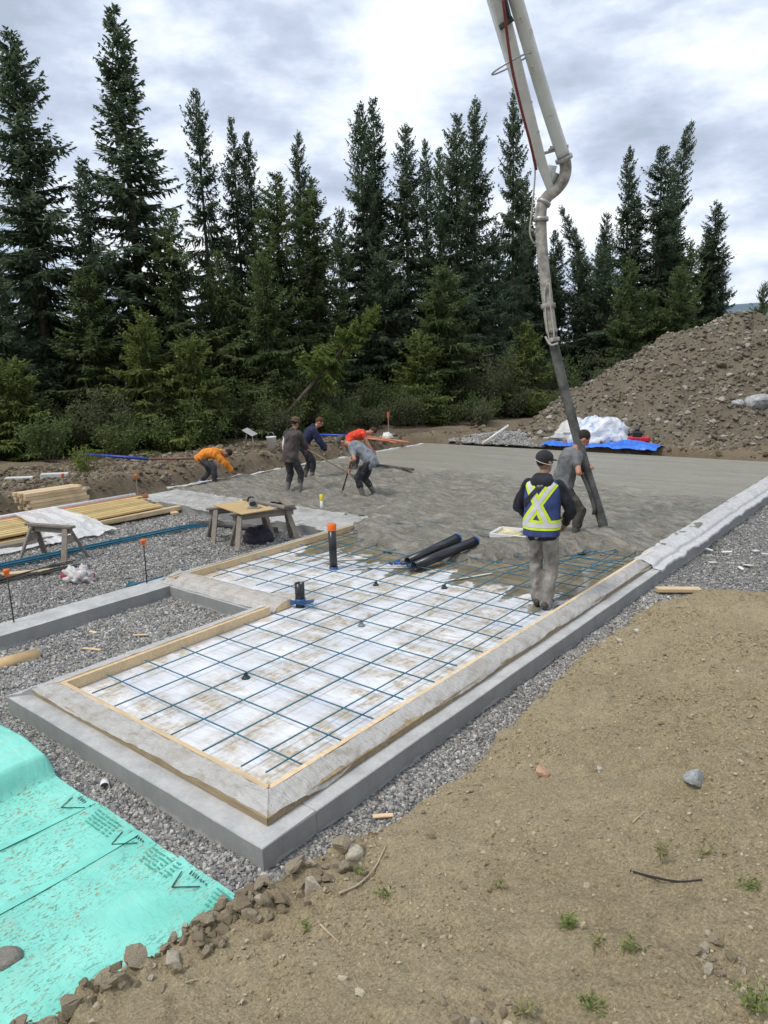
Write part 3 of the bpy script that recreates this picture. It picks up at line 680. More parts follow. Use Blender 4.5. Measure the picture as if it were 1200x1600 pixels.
lap('plastic_sheet', (-.5, -.55), (2.60, -.55), (0, 1), [(-.006, .006), (.03, .018), (.08, .034), (.158, .056)], 80, M['poly'], 'dusty plastic wrapped over the front form board of the slab', miter=(1, 1), amp=.011, drop=.04)
lap('plastic_sheet', (2.60, -.55), (2.64, 7.2), (-1, 0), [(-.006, .006), (.03, .018), (.08, .034), (.158, .056)], 84, M['poly'], 'muddy plastic strip along the right form board', nu=400, miter=(1, 0), amp=.011, drop=.04)
lap('plastic_sheet', (-.5, 2.12), (-.5, -.55), (1, 0), [(-.16, -.044), (-.08, -.03), (-.01, .018), (.158, .056)], 88, M['poly_clear'], 'clear plastic along the left form board of the narrow bay', miter=(0, 1))
lap('plastic_sheet', (-.3, 2.2), (-2.5, 2.2), (0, 1), [(-.08, -.046), (-.03, -.03), (.0, .015), (.12, .044), (.23, .058), (.27, -.02)], 92, M['poly'], 'grey crumpled plastic over the form behind the gravel pocket', amp=.009)
lap('plastic_sheet', (-2.52, 6.3), (-2.5, 2.2), (1, 0), [(-.16, -.045), (-.1, -.03), (-.01, .018), (.158, .056)], 96, M['poly_clear'], 'clear plastic along the form beside the sawhorses')
lap('plastic_sheet', (2.78, 6.3), (2.83, 16.9), (-1, 0), [(-.008, -.07), (-.002, -.042), (.10, -.041), (.12, .006), (.25, .055), (.38, .06)], 100, M['poly_white'], 'white crinkled plastic lying on the right footing beside the wet slab', amp=.010, nu=420, nv=22, rag=.05)
lap('plastic_sheet', (-2.3, 5.74), (-8.3, 5.74), (0, 1), [(-.02, -.09), (.0, -.045), (.25, -.03), (.5, .02), (.72, .06)], 104, M['poly'], 'pale plastic on the footing behind the plywood sawhorse table', amp=.018, nu=300, nv=18, rag=.09)
def slab_rim():
    def fn(u, v):
        y = 6.5 + u*10.4; x = -8.76 + (v - .5)*.075 + .05*fbm(y*1.5, y*0, 3, 111); return x, y, .045 + .02*(1 - np.abs(v*2 - 1)) + .06*fbm(y*3, v*2, 3, 112)
    tag(link('plastic_sheet', grid_sheet(200, 6, fn), M['poly_white']), 'thin white plastic rim along the far left slab edge', 'plastic sheet', 'plastic sheets lapped over the slab edge')
slab_rim()
# ------------------------------------------------------------------ trees
CF = Vector((math.sin(yaw), math.cos(yaw))); CR = Vector((math.cos(yaw), -math.sin(yaw)))
def m_needle(name, dark, mid, light):
    m, nt, b, N, L = new_mat(name)
    at = N('ShaderNodeAttribute'); at.attribute_name = 'tone'; at.attribute_type = 'GEOMETRY'
    L(ramp(nt, at.outputs['Fac'], [(0, dark), (.5, mid), (1, light)]), b.inputs['Base Color'])
    b.inputs['Roughness'].default_value = .7; b.inputs['Specular IOR Level'].default_value = .3
    tr = N('ShaderNodeBsdfTranslucent'); L(b.inputs['Base Color'].links[0].from_socket, tr.inputs[0]); mx = N('ShaderNodeMixShader'); mx.inputs[0].default_value = .42
    L(b.outputs[0], mx.inputs[1]); L(tr.outputs[0], mx.inputs[2]); L(mx.outputs[0], nt.nodes['Material Output'].inputs[0])
    return m
M['needle_dark'] = m_needle('dark_needle_mat', (.065, .10, .064), (.122, .175, .106), (.21, .265, .15))
M['needle_mid'] = m_needle('mid_needle_mat', (.075, .112, .05), (.14, .195, .08), (.24, .295, .12))
M['needle_light'] = m_needle('light_needle_mat', (.10, .14, .045), (.18, .235, .07), (.29, .34, .11))
M['leaf'] = m_needle('leaf_mat', (.065, .098, .038), (.12, .168, .06), (.215, .265, .095))
M['leaf_grey'] = m_needle('grey_leaf_mat', (.075, .095, .05), (.125, .148, .078), (.21, .225, .12))
M['leaf_fresh'] = m_needle('fresh_leaf_mat', (.07, .105, .03), (.14, .19, .055), (.25, .30, .09))
M['leaf_bright'] = m_needle('bright_leaf_mat', (.09, .13, .03), (.16, .21, .04), (.26, .31, .06))

def cards(P, D, Ln, Wd, Nn, tone):
    """rhombic sprays: base P, direction D, length, width, normal hint"""
    D = D/np.linalg.norm(D, axis=1, keepdims=True)
    X = np.cross(D, Nn); X /= np.linalg.norm(X, axis=1, keepdims=True) + 1e-9
    a = P; c = P + D*Ln[:, None]; mid = P + D*(Ln*.45)[:, None]
    b = mid + X*(Wd*.5)[:, None]; d = mid - X*(Wd*.5)[:, None]
    V = np.stack([a, b, c, d], 1).reshape(-1, 3); n = len(P)
    return V, np.arange(4*n).reshape(n, 4), tone
def foliage(name, V, F, tone, mat):
    me = mesh_np(name, V, F); a = me.attributes.new('tone', 'FLOAT', 'FACE'); a.data.foreach_set('value', np.clip(tone, 0, 1).astype(np.float32))
    me.materials.append(mat); return me
def spruce_mesh(h, r, seed, base=.06, dens=1.35, spire=.8, club=.0, droop=1.0, bend=0.0, gap=0.0):
    rg = np.random.default_rng(seed); zb = h*base; zs = []; z = zb
    while z < h - .12:
        zs.append(z); z += (.15 + .13*(1 - (z/h)))*rg.uniform(.7, 1.3)
    A, Bz, Ln, Tn = [], [], [], []
    thin = rg.uniform(.78, 1.22, 14)
    for z in zs:
        t = (h - z)/(h - zb); n = int(rg.integers(6, 9)) if t > .1 else 5
        sector = thin[int((z/h)*13)]
        for k in range(n):
            if rg.random() < gap*(1 - abs(2*t - 1)): continue
            L_ = r*(t**spire)*rg.uniform(.55, 1.15)*sector
            if t < .35: L_ = L_*(1 - club) + club*r*.30*rg.uniform(.5, 1.3)*min(1, t/.10)
            if rg.random() < .07: L_ *= 1.35
            A.append(rg.uniform(0, 2*PI)); Bz.append(z + rg.normal(0, .05)); Ln.append(L_ + .07); Tn.append(t)
    A = np.array(A); Bz = np.array(Bz); Ln = np.array(Ln); Tn = np.array(Tn)
    cnt = np.maximum(8, (dens*(8 + Ln*32)).astype(int)); idx = np.repeat(np.arange(len(A)), cnt); n = len(idx)
    s = rg.uniform(.03, 1, n)**.85; az = A[idx]; Lb = Ln[idx]; t = Tn[idx]
    # bough axis: rises near the top, sags lower down with an upturned tip; twigs leave it like a feather
    rise = lerp(.75, -.34*droop, np.clip(t*1.6, 0, 1)); rise = rise + rg.normal(0, .08, len(A))[idx]
    hang = rg.random(n) < .28
    sg = np.where(rg.random(n) < .5, -1., 1.)
    jit = rg.normal(0, .05, n)*Lb
    zz = Bz[idx] + Lb*s*rise + .22*Lb*s**3 - .03*rg.random(n)
    ca, sa = np.cos(az), np.sin(az); rr = s*Lb*.95
    P = np.stack([rr*ca - jit*sa, rr*sa + jit*ca, zz], 1)
    slope = rise + .66*s**2
    la = rg.uniform(.45, 1.0, n)
    D = np.stack([ca*.75 - sa*sg*la, sa*.75 + ca*sg*la, slope*.6 - .22 + rg.normal(0, .12, n)], 1)
    D[hang] = np.stack([ca*.35 + rg.normal(0, .3, n), sa*.35 + rg.normal(0, .3, n), np.full(n, -.75)], 1)[hang]
    tl = np.clip(.34*Lb*(1.08 - s) + .09, .08, .46)*rg.uniform(.7, 1.25, n)
    Nn = np.stack([rg.normal(0, .35, n), rg.normal(0, .35, n), np.ones(n)], 1); Nn[hang] = rg.normal(0, 1, (n, 3))[hang]
    tone = .22 + .28*rg.random(n) + .25*rg.random(len(A))[idx] + .25*(s > .75)*rg.random(n)
    V, F, tone = cards(P, D, tl, rg.uniform(.05, .085, n)*(.75 + .25*np.clip(t*3, 0, 1)), Nn, tone)
    m = 46; zl = rg.uniform(h - .9, h, m); Pl = np.stack([rg.normal(0, .015, m), rg.normal(0, .015, m), zl], 1)
    w_ = np.clip((h - zl)/.9, .12, 1); Dl = np.stack([rg.normal(0, 1, m)*w_, rg.normal(0, 1, m)*w_, np.full(m, .8)], 1)
    V2, F2, t2 = cards(Pl, Dl, .06 + .16*w_*rg.random(m), np.full(m, .035), rg.normal(0, 1, (m, 3)), np.full(m, .35))
    F = np.concatenate([F, F2 + len(V)]); V = np.concatenate([V, V2]); tone = np.concatenate([tone, t2])
    if bend: V[:, 0] += bend*np.clip((V[:, 2] - h*.55)/(h*.45), 0, 1)**1.7
    return V, F, tone, list(zip(A, Bz, Ln, Tn, lerp(.75, -.34*droop, np.clip(Tn*1.6, 0, 1))))
TREE_LIB = {}
def tree_lib(key, seed, LIBH, LIBR, **kw):
    """crown and trunk meshes of one kind of spruce, shared by the trees of that kind"""
    if key in TREE_LIB: return TREE_LIB[key]
    V, F, tone, br = spruce_mesh(LIBH, LIBR, seed, **kw); bend = kw.get('bend', 0); h = LIBH
    crown = {}
    b = MB(); pts = [(bend*max(0, (z/h - .55)/.45)**1.7, 0, z) for z in np.linspace(-.3, h*.985, 9)]
    b.tube(pts, [lerp(.012*h, .012, k/8) for k in range(9)], 7)
    rg = random.Random(seed)
    for (a, z, L_, tt, rise) in rg.sample(br, min(len(br), 70)):
        if tt < .25 or bend: continue
        e = L_*.7; b.tube([(0, 0, z), (math.cos(a)*e*.5, math.sin(a)*e*.5, z + e*.5*rise), (math.cos(a)*e, math.sin(a)*e, z + e*rise*.9)], [.022, .015, .006], 4, False)
    me = b.mesh('trunk'); me.materials.append(M['bark']); TREE_LIB[key] = (V, F, tone, me, crown); return TREE_LIB[key]
KINDS = [dict(spire=.72), dict(spire=.68, club=.2), dict(spire=.75, gap=.12), dict(spire=.66, club=.12), dict(spire=.8, club=.3), dict(spire=.7, gap=.2), dict(spire=.62), dict(spire=.72, club=.25, gap=.1)]
def spruce(x, y, h, r, seed, mat, label, group='spruce trees behind the site', z0=.15, bend=0, club=0, gap=0, base=None, spire=None, dens=None):
    LIBH, LIBR = (13.0, 1.9) if h > 9.6 else (7.8, 2.1) if h > 5.2 else (3.9, 1.7)
    if bend: key = ('bend', bend); kw = dict(bend=bend/h*LIBH*LIBR/r*.8, spire=.72, club=.3)
    elif base: key = ('bare', base); kw = dict(base=base, gap=gap, spire=.75)
    else: k = seed % (len(KINDS) if h > 9.6 else 5 if h > 5.2 else 4); key = k + (0 if h > 9.6 else 20 if h > 5.2 else 40); kw = KINDS[k]
    V, F, tone, trunk, crown = tree_lib(key, 900 + ((int(abs(key[1])*10) + 60) if not isinstance(key, int) else key), LIBH, LIBR, **kw)
    if mat not in crown: crown[mat] = foliage('crown', V, F, tone, M[mat])
    t = empty('spruce_tree', label, 'tree', (x, y, z0), 0 if bend else (seed*2.399) % 6.28, group)
    t.scale = (r/LIBR, r/LIBR, h/LIBH)
    link('crown', crown[mat], None, t); link('trunk', trunk, None, t)
    if bend: t.rotation_euler = (0, 0, math.atan2(CR.y, CR.x))
    return t


#        side,  depth, height, radius, seed, foliage, label, options   (side/depth: metres right of / ahead of where the camera looks)
TREES = [
 (-12.27, 27, 13.9, 2.5, 1, 'needle_dark', 'tall dense spruce at the left edge of the row', dict(club=.3, spire=.68)),
 (-8.98, 28, 14.9, 2.7, 2, 'needle_dark', 'tallest spruce of all, second big one from the left', dict(club=.4, spire=.72)),
 (-7.01, 31, 13.3, 1.6, 3, 'needle_dark', 'slim ragged spruce with a bare lower trunk right of the tallest one', dict(base=.16, gap=.3, dens=.8)),
 (-5.83, 32, 12.6, 1.45, 4, 'needle_dark', 'left one of a close pair of thin spruces', dict(base=.12, gap=.15)),
 (-5.31, 32.5, 12.2, 1.4, 5, 'needle_dark', 'right one of a close pair of thin spruces', dict(gap=.15)),
 (-3.76, 29, 9.8, 1.8, 6, 'needle_mid', 'shorter olive-green spruce behind the worker in the brown jacket', dict(spire=.7)),
 (-3.33, 34, 12.6, 1.4, 7, 'needle_dark', 'narrow dark spire rising between two shorter green spruces', dict(club=.5)),
 (-2.47, 30, 9.8, 1.8, 8, 'needle_mid', 'shorter pointed spruce right of the narrow dark spire', dict(spire=.7)),
 (-.53, 33, 13.3, 1.6, 9, 'needle_dark', 'left spruce of the tall twin tops in the middle', dict(club=.6, spire=.7)),
 (.04, 34, 13.8, 1.8, 10, 'needle_dark', 'right spruce of the tall twin tops in the middle', dict(club=.6, spire=.7)),
 (1.40, 33.5, 12.7, 1.8, 11, 'needle_dark', 'spruce with a pointed layered top just right of the twin tops', dict(club=.2, spire=.7)),
 (2.45, 36, 12.6, 1.3, 12, 'needle_dark', 'thin spruce left of a pale thin one', dict(club=.4)),
 (3.16, 37, 12.7, 1.3, 13, 'needle_mid', 'thin spruce with a sparse pale top', dict(gap=.1)),
 (3.68, 34, 13.2, 1.6, 14, 'needle_dark', 'left of two joined club-topped spruces left of the pump boom', dict(club=.8, spire=.7)),
 (4.63, 35, 14.2, 1.8, 15, 'needle_dark', 'right and taller of two joined club-topped spruces left of the boom', dict(club=.8, spire=.7)),
 (6.93, 38, 15.3, 1.5, 16, 'needle_dark', 'tall thin spruce just behind the pump boom', dict(club=.5, gap=.2)),
 (8.17, 41, 11.9, 1.7, 17, 'needle_dark', 'dark spruce half hidden by the delivery hose', dict(spire=.7)),
 (12.3, 44, 11.3, 1.5, 18, 'needle_dark', 'spruce with its top bent over to the left', dict(bend=-1.7, club=.7)),
 (13.19, 43, 10.7, 1.5, 19, 'needle_dark', 'short ragged spruce right of the bent one', dict(club=.3)),
 (13.73, 41, 13.5, 1.7, 20, 'needle_dark', 'pointed spruce left of the widest one on the right', dict(club=.3, spire=.72)),
 (15.47, 41, 13.7, 2.3, 21, 'needle_dark', 'widest dense spruce of the right group', dict(club=.1, spire=.72)),
 (17.2, 44, 15.6, 1.7, 22, 'needle_dark', 'tall spruce of the right group with its top leaning right', dict(bend=1.5, club=.8)),
 (18.53, 41, 10.8, 2.0, 23, 'needle_dark', 'rightmost spruce of the group, standing above the dirt pile', dict(spire=.7)),
 (12.26, 36, 7.3, 1.8, 24, 'needle_mid', 'smaller green spruce standing in front of the right group', dict(spire=.75)),
 (25.15, 48, 7.3, 1.3, 25, 'needle_mid', 'young spruce at the right edge beyond the rubble heap', dict()),
 (-11.4, 30, 10.7, 2.1, 26, 'needle_dark', 'medium spruce standing between the two biggest on the left', dict(spire=.7)),
 (-7.40, 27, 8.2, 2.1, 27, 'needle_mid', 'medium olive spruce in front of the slim ragged one', dict(gap=.1, spire=.7)),
 (-12.78, 24.5, 6.1, 1.8, 28, 'needle_dark', 'small dark spruce cut off by the left edge of the picture', dict(spire=.7)),
 (-10.03, 25.5, 6.2, 2.0, 29, 'needle_mid', 'low olive spruce in front of the tallest one', dict(gap=.1, spire=.65)),
 (-7.89, 24.5, 4.6, 1.8, 40, 'needle_light', 'low yellow-green spruce near the blue pipe', dict(gap=.1, spire=.6)),
 (-4.12, 27, 6.6, 1.7, 31, 'needle_mid', 'small spruce left of the worker in the brown jacket', dict(spire=.7)),
 (-1.57, 33, 9.3, 1.7, 32, 'needle_dark', 'shorter dark spruce left of the twin tops', dict(spire=.7)),
 (2.70, 31, 6.5, 2.0, 33, 'needle_mid', 'shorter green spruce in front of the club-topped pair', dict(spire=.7)),
 (5.60, 36, 8.8, 1.9, 34, 'needle_dark', 'dark spruce filling the gap left of the boom', dict(spire=.7)),
 (10.87, 40, 8.1, 1.9, 35, 'needle_dark', 'low dark spruce right of the delivery hose', dict(spire=.7)),
 (15.18, 37, 6.9, 1.8, 36, 'needle_mid', 'small green spruce at the foot of the widest one', dict(spire=.7)),
 (-5.84, 27.5, 6.8, 1.8, 37, 'needle_mid', 'low olive spruce in front of the close pair of thin spruces', dict(spire=.7)),
 (.26, 31.5, 7.2, 1.9, 38, 'needle_dark', 'short dark spruce below the twin tops', dict(spire=.7)),
 (9.57, 41, 7.6, 1.9, 39, 'needle_dark', 'short dark spruce behind the delivery hose', dict(spire=.7)),
 (11.9, 39, 8.1, 1.9, 41, 'needle_dark', 'low dark spruce below the bent top', dict(spire=.7)),
 (14.6, 42, 11.1, 2.0, 42, 'needle_dark', 'dark spruce hidden between the pointed one and the widest one', dict(spire=.7)),
 (16.9, 43, 11.3, 2.0, 43, 'needle_dark', 'dark spruce right behind the widest one', dict(spire=.7)),
 (16.8, 40, 8.6, 1.9, 44, 'needle_mid', 'green spruce in front of the one leaning right', dict(spire=.7)),
 (18.9, 41, 7.6, 1.6, 45, 'needle_dark', 'low dark spruce at the right end of the group', dict(spire=.7)),
 (-11.6, 22.8, 3.3, 1.5, 47, 'needle_light', 'low bright spruce bush at the left behind the foam blocks', dict()),
 (-6.3, 24.6, 3.8, 1.6, 49, 'needle_light', 'low yellowish spruce above the orange worker', dict()),
 (1.6, 29.3, 3.8, 1.6, 52, 'needle_light', 'low bright spruce right of the survey stake', dict()),
 (6.6, 32.5, 4.2, 1.7, 54, 'needle_light', 'low bright spruce left of the torn stump', dict()),
 (10.3, 43, 9.8, 1.6, 56, 'needle_dark', 'dark spruce in the gap right of the delivery hose', dict()),
 (8.9, 44, 10.4, 1.6, 57, 'needle_dark', 'dark spruce directly behind the delivery hose', dict()),
 (13.6, 37, 6.0, 1.9, 46, 'needle_mid', 'low green spruce just above the dirt pile slope', dict(spire=.7)),
]
def ground_at(x, y): return float(ground_z(np.array([x]), np.array([y]))[0])
for (s, dep, h, r, seed, mt, lab, kw) in TREES:
    x = CAM.x + CF.x*dep + CR.x*s; y = CAM.y + CF.y*dep + CR.y*s
    z0 = ground_at(x, y) - .1
    spruce(x, y, h*1.01, r*1.14, seed, mt, lab, z0=z0, **kw)
# second row further back: copies of finished trees
BACK = [o for o in COL.objects if o.name.startswith('spruce_tree') and o.parent is None]
rgB = random.Random(3)
for k in range(24):
    s = -19 + k*1.85 + rgB.uniform(-.5, .5); dep = rgB.uniform(46, 54)
    src = rgB.choice(BACK[:24]); o = copy_tree(src); x = CAM.x + CF.x*dep + CR.x*s; y = CAM.y + CF.y*dep + CR.y*s
    f = rgB.uniform(.62, .88); o.scale = (src.scale[0]*f*1.15, src.scale[1]*f*1.15, src.scale[2]*f); o.rotation_euler = (0, 0, rgB.uniform(0, 6.28)); o.location = (x, y, ground_at(x, y) - .1)
    tag(o, 'distant spruce showing only between the trunks of the front row', 'tree', 'distant spruces behind the front row')

for k in range(14):                       # the row goes on to the left of what the photograph shows
    s = -30 + k*1.15 + rgB.uniform(-.4, .4); dep = rgB.uniform(22.5, 33) + max(0, s + 22)*.3
    src = rgB.choice(BACK[:24]); o = copy_tree(src); x = CAM.x + CF.x*dep + CR.x*s; y = CAM.y + CF.y*dep + CR.y*s
    f = rgB.uniform(.7, 1.02); o.scale = tuple(q*f for q in src.scale); o.rotation_euler = (0, 0, rgB.uniform(0, 6.28)); o.location = (x, y, ground_at(x, y) - .1)
    tag(o, 'spruce continuing the row beyond the left edge', 'tree', 'spruces beyond the left edge')

# distant wooded hills seen between the trunks
def hill_z(x, y):
    a = np.arctan2(x, y); return np.where(np.hypot(x, y) > 480, 16 + 12*fbm(a*6, a*0 + 2, 4, 91)*2, -3)
hb = MB(); n_ = 120; rings = []
for (rr_, f_) in ((470, 0), (520, .75), (600, 1)):
    rings.append([hb.bm.verts.new((math.sin(a)*rr_, math.cos(a)*rr_, (-2 if f_ == 0 else f_*(26 + 30*float(fbm(np.array([a*5.0]), np.array([2.0]), 4, 91)[0]))))) for a in np.linspace(-2.2, 1.2, n_)])
for p_, q_ in zip(rings[:-1], rings[1:]):
    for k in range(n_ - 1): hb.bm.faces.new((p_[k], p_[k + 1], q_[k + 1], q_[k]))
set_struct(hb.build('hills', simple('hazy_hill_mat', (.10, .15, .19), .95, .2, .02, 0)))  # forest colour with the blue of distance haze mixed in

# deciduous shrubs along the edge of the clearing
def shrub_mesh(h, r, seed, n, leaf=.075):
    rg = np.random.default_rng(seed); stems = []
    for k in range(int(rg.integers(9, 15))):
        a = rg.uniform(0, 2*PI); tip = np.array([math.cos(a)*r*rg.uniform(.3, 1), math.sin(a)*r*rg.uniform(.3, 1), h*rg.uniform(.6, 1.05)]); stems.append((np.array([math.cos(a)*.12, math.sin(a)*.12, 0]), tip))
    pts = []
    for (a, b) in stems:
        m = n//len(stems); u = rg.uniform(.15, 1, m)**.8
        p = a + (b - a)*u[:, None]; p[:, 2] += .25*h*u*(1 - u)
        p += rg.normal(0, 1, (m, 3))*np.array([.16, .16, .12])*(.6 + h*.2); pts.append(p)
    P = np.concatenate(pts); m = len(P); P[:, 2] = np.abs(P[:, 2])
    D = rg.normal(0, 1, (m, 3)); D[:, 2] -= .2
    clump = vnoise(P[:, 0]*3 + 5, P[:, 2]*3 + P[:, 1]*2, seed) + .5
    V, F, t = cards(P, D, rg.uniform(.6, 1.3, m)*leaf, rg.uniform(.35, .6, m)*leaf, rg.normal(0, 1, (m, 3)), .15 + .4*rg.random(m) + .4*clump)
    return V, F, t, stems
def shrub(x, y, h, r, seed, n, mat, label, leaf=.075):
    V, F, t, stems = shrub_mesh(h, r, seed, n, leaf)
    o = empty('shrub', label, 'shrub', (x, y, ground_at(x, y) - .05), 0, 'shrubs along the edge of the clearing')
    link('foliage', foliage('foliage', V, F, t, M[mat]), None, o)
    b = MB()
    for a, e in stems: b.tube([a, (a + e)/2 + np.array([0, 0, .12*h]), e], [.014, .009, .003], 4, False)
    b.build('stems', M['bark'], o); return o
SHR = []
rgS = random.Random(12)
for row, (n_, off, h0, h1, r0) in enumerate(((30, -.2, .8, 1.7, .8), (26, 1.2, 1.7, 3.0, 1.1))):
    for k in range(n_):
        s = -14.5 + k*28.5/n_ + rgS.uniform(-.4, .4); dep = np.interp(s, [-16, -8, -2, 6, 13], [20.9, 22.6, 26.2, 30.2, 35.0]) + off + rgS.uniform(-.4, 1.2)
        SHR.append((s, dep, rgS.uniform(h0, h1), r0*rgS.uniform(.9, 1.4), rgS.choice(['leaf', 'leaf', 'leaf_grey', 'leaf_grey', 'leaf_fresh'])))
for k, (s, dep, h, r, mt) in enumerate(SHR):
    x = CAM.x + CF.x*dep + CR.x*s; y = CAM.y + CF.y*dep + CR.y*s
    band = ('above the white foam blocks', 'behind the blue pipe', 'behind the stooping workers', 'behind the red-topped survey stake', 'left of the delivery hose', 'at the foot of the rubble heap')[int(np.searchsorted([-10, -6, -2, 3, 8], s))]
    shrub(x, y, h, r, 300 + k, 2300 if h < 2 else 3000, mt, ('low ' if h < 1.35 else 'knee-high front ' if h < 1.8 else 'tall ') + ('greyish' if mt == 'leaf_grey' else 'yellowish' if mt == 'leaf_fresh' else 'fresh green') + ' shrub in the thicket ' + band, .10)
x, y = -12.6, 6.6
b_ = shrub(x, y, .75, .45, 401, 900, 'leaf_bright', 'small bright yellow-green sapling beside the blue pipe', .07); del b_['group']

# fallen spruce leaning out of the row
V, F, tone, br = spruce_mesh(5.2, 1.1, 77, base=.4, dens=1.6)
lt = empty('leaning_spruce', 'bright green uprooted spruce leaning over with its bare trunk showing', 'tree', (0, 0, 0))
M['needle_bright'] = m_needle('bright_needle_mat', (.12, .165, .045), (.20, .265, .07), (.30, .37, .10)); link('crown', foliage('crown', V, F, tone, M['needle_bright']), None, lt)
MB().tube([(0, 0, -.3), (0, 0, 2), (0, 0, 5.1)], [.09, .07, .012], 7).build('trunk', M['bark'], lt)
s, dep = -3.5, 25.6; lt.location = (CAM.x + CF.x*dep + CR.x*s, CAM.y + CF.y*dep + CR.y*s, 1.0)
lean_dir = Vector((CR.x*.68, CR.y*.68, .73)); lt.rotation_euler = lean_dir.to_track_quat('Z', 'X').to_euler()
# ------------------------------------------------------------------ concrete pump boom and delivery hose
M['boom'] = simple('boom_paint_mat', (.70, .725, .69), .45, .08, 3, .05, 30)
def splatter(m, col, th):
    nt = m.node_tree; b = nt.nodes['Principled BSDF']; src = b.inputs['Base Color'].links[0].from_socket
    nt.links.new(mixc(nt, ramp(nt, noise(nt, 7, 6, .7), [(th, (0, 0, 0)), (th + .06, (1, 1, 1))]), src, col), b.inputs['Base Color']); return m
splatter(M['boom'], (.45, .43, .38), .60)
M['hosegrey'] = simple('hose_rubber_mat', (.105, .105, .10), .75, .45, 5, .4, 40)
M['hosecem'] = simple('cement_hose_mat', (.36, .345, .30), .85, .35, 9, .5, 45)
M['steel'] = simple('galvanised_mat', (.42, .42, .41), .45, .2, 20, .1, 60, metal=.6)
M['redhose'] = simple('red_hose_mat', (.20, .035, .03), .5, .2)
M['rope'] = simple('rope_mat', (.42, .40, .35), .9, .2, 30, .4, 90)
def spline(pts, n=8):
    P = [Vector(p) for p in pts]; out = []
    for i in range(len(P) - 1):
        p0 = P[max(i - 1, 0)]; p1 = P[i]; p2 = P[i + 1]; p3 = P[min(i + 2, len(P) - 1)]
        for k in range(n):
            t = k/n; out.append(.5*((2*p1) + (p2 - p0)*t + (2*p0 - 5*p1 + 4*p2 - p3)*t*t + (3*p1 - p0 - 3*p2 + p3)*t*t*t))
    out.append(P[-1]); return out
boom = empty('pump_boom', 'pale grey concrete pump boom arm hanging in from the top', 'pump boom', (.65, 7.15, 5.2))
def bpart(mb, name, mat):
    o = mb.build(name, mat, boom); o.matrix_parent_inverse = Matrix.Translation(-Vector(boom.location)); return o
HOSE = [(1.677, 7.153, .03), (1.604, 7.158, .323), (1.492, 7.132, .664), (1.302, 7.105, 1.244), (1.016, 7.066, 2.206), (.817, 7.032, 2.968), (.728, 7.024, 3.439), (.597, 7.046, 4.276), (.569, 7.023, 4.770)]
ELB = [(.569, 7.023, 4.770), (.574, 7.027, 4.947), (.638, 7.079, 5.094), (.738, 7.161, 5.196), (.815, 7.224, 5.324), (.841, 7.245, 5.488), (.832, 7.173, 5.639)]
PIPE = [(.832, 7.173, 5.639), (.722, 6.761, 6.346), (.647, 6.183, 7.213), (.652, 5.799, 7.662), (.662, 5.033, 8.542), (.66, 2.6, 11.2)]
BEAM = [(0.650, 7.154, 5.209), (0.590, 6.911, 5.618), (0.413, 5.992, 7.370), (0.372, 5.312, 8.458), (.36, 2.8, 11.3)]
bpart(MB().tube(spline(PIPE), .094, 20), 'delivery_pipe', M['boom'])
bpart(MB().tube(spline(ELB, 6), .085, 18), 'elbow', M['hosecem'])
def taper_beam():
    b = MB(); P = [Vector(p) for p in BEAM]; bm = b.bm; rings = []
    wd = [.045, .068, .105, .125, .16]; ht = [.06, .085, .15, .19, .24]
    for i, p in enumerate(P):
        t = (P[min(i + 1, 4)] - P[max(i - 1, 0)]).normalized(); x = Vector((CR.x, CR.y, 0)); x = (x - t*x.dot(t)).normalized(); y = t.cross(x)
        rings.append([bm.verts.new(p + x*sx_*wd[i] + y*sy2*ht[i]) for sx_, sy2 in ((-1, -.8), (-.8, -1), (.8, -1), (1, -.8), (1, .8), (.8, 1), (-.8, 1), (-1, .8))])
    for a, c in zip(rings[:-1], rings[1:]):
        for k in range(8): bm.faces.new((a[k], a[(k + 1) % 8], c[(k + 1) % 8], c[k]))
    bm.faces.new(rings[0][::-1]); bm.faces.new(rings[-1]); return b
bpart(taper_beam(), 'boom_arm', M['boom'])
def ring(mb, p, d, r, w, n=18): 
    p = Vector(p); d = Vector(d).normalized(); mb.tube([p - d*w, p - d*w*.9, p + d*w*.9, p + d*w], [r*.9, r, r, r*.9], n); return mb
def dirn(L_, i): return Vector(L_[i + 1]) - Vector(L_[i])
bpart(ring(MB(), (.836, 7.19, 5.60), dirn(PIPE, 0), .125, .03), 'pipe_clamp', M['steel'])
bpart(ring(MB(), (.60, 7.05, 5.02), (.35, .3, .8), .105, .028), 'pipe_clamp', M['steel'])
bpart(ring(MB(), (.571, 7.025, 4.79), (0, 0, 1), .112, .03), 'pipe_clamp', M['steel'])
b = MB().tube([(.795, 7.1, 5.72), (.60, 6.95, 5.66)], .022, 8); b.tube([(.86, 7.14, 5.80), (.70, 6.98, 5.70)], .018, 8); b.box((.8, 7.10, 5.74), (.26, .05, .04), Matrix.Rotation(.5, 3, 'Z'))
bpart(b, 'bracket', M['steel'])
b = MB(); b.box((.70, 7.17, 5.33), (.02, .16, .2), Matrix.Rotation(.4, 3, 'Y')); b.box((.66, 7.13, 5.42), (.13, .02, .22), Matrix.Rotation(.3, 3, 'Y')); bpart(b, 'end_plate', M['boom'])
b = MB(); c = Vector((.60, 6.30, 6.66)); xr = Vector((CR.x, CR.y, 0))
b.tube([c + xr*(.26*math.cos(a) - .12) + Vector((-.4*CF.x, -.4*CF.y, 0))*.3*math.sin(a) + Vector((0, 0, .12*math.cos(a))) for a in np.linspace(0, 2*PI, 20)], .012, 6, False); bpart(b, 'guide_ring', M['steel'])
b = MB(); b.bar((.47, 5.97, 7.02), (.64, 6.02, 7.10), .05, .05); b.bar((.6, 6.0, 7.1), (.57, 5.8, 7.5), .05, .04); bpart(b, 'hydraulic_fitting', M['black'])
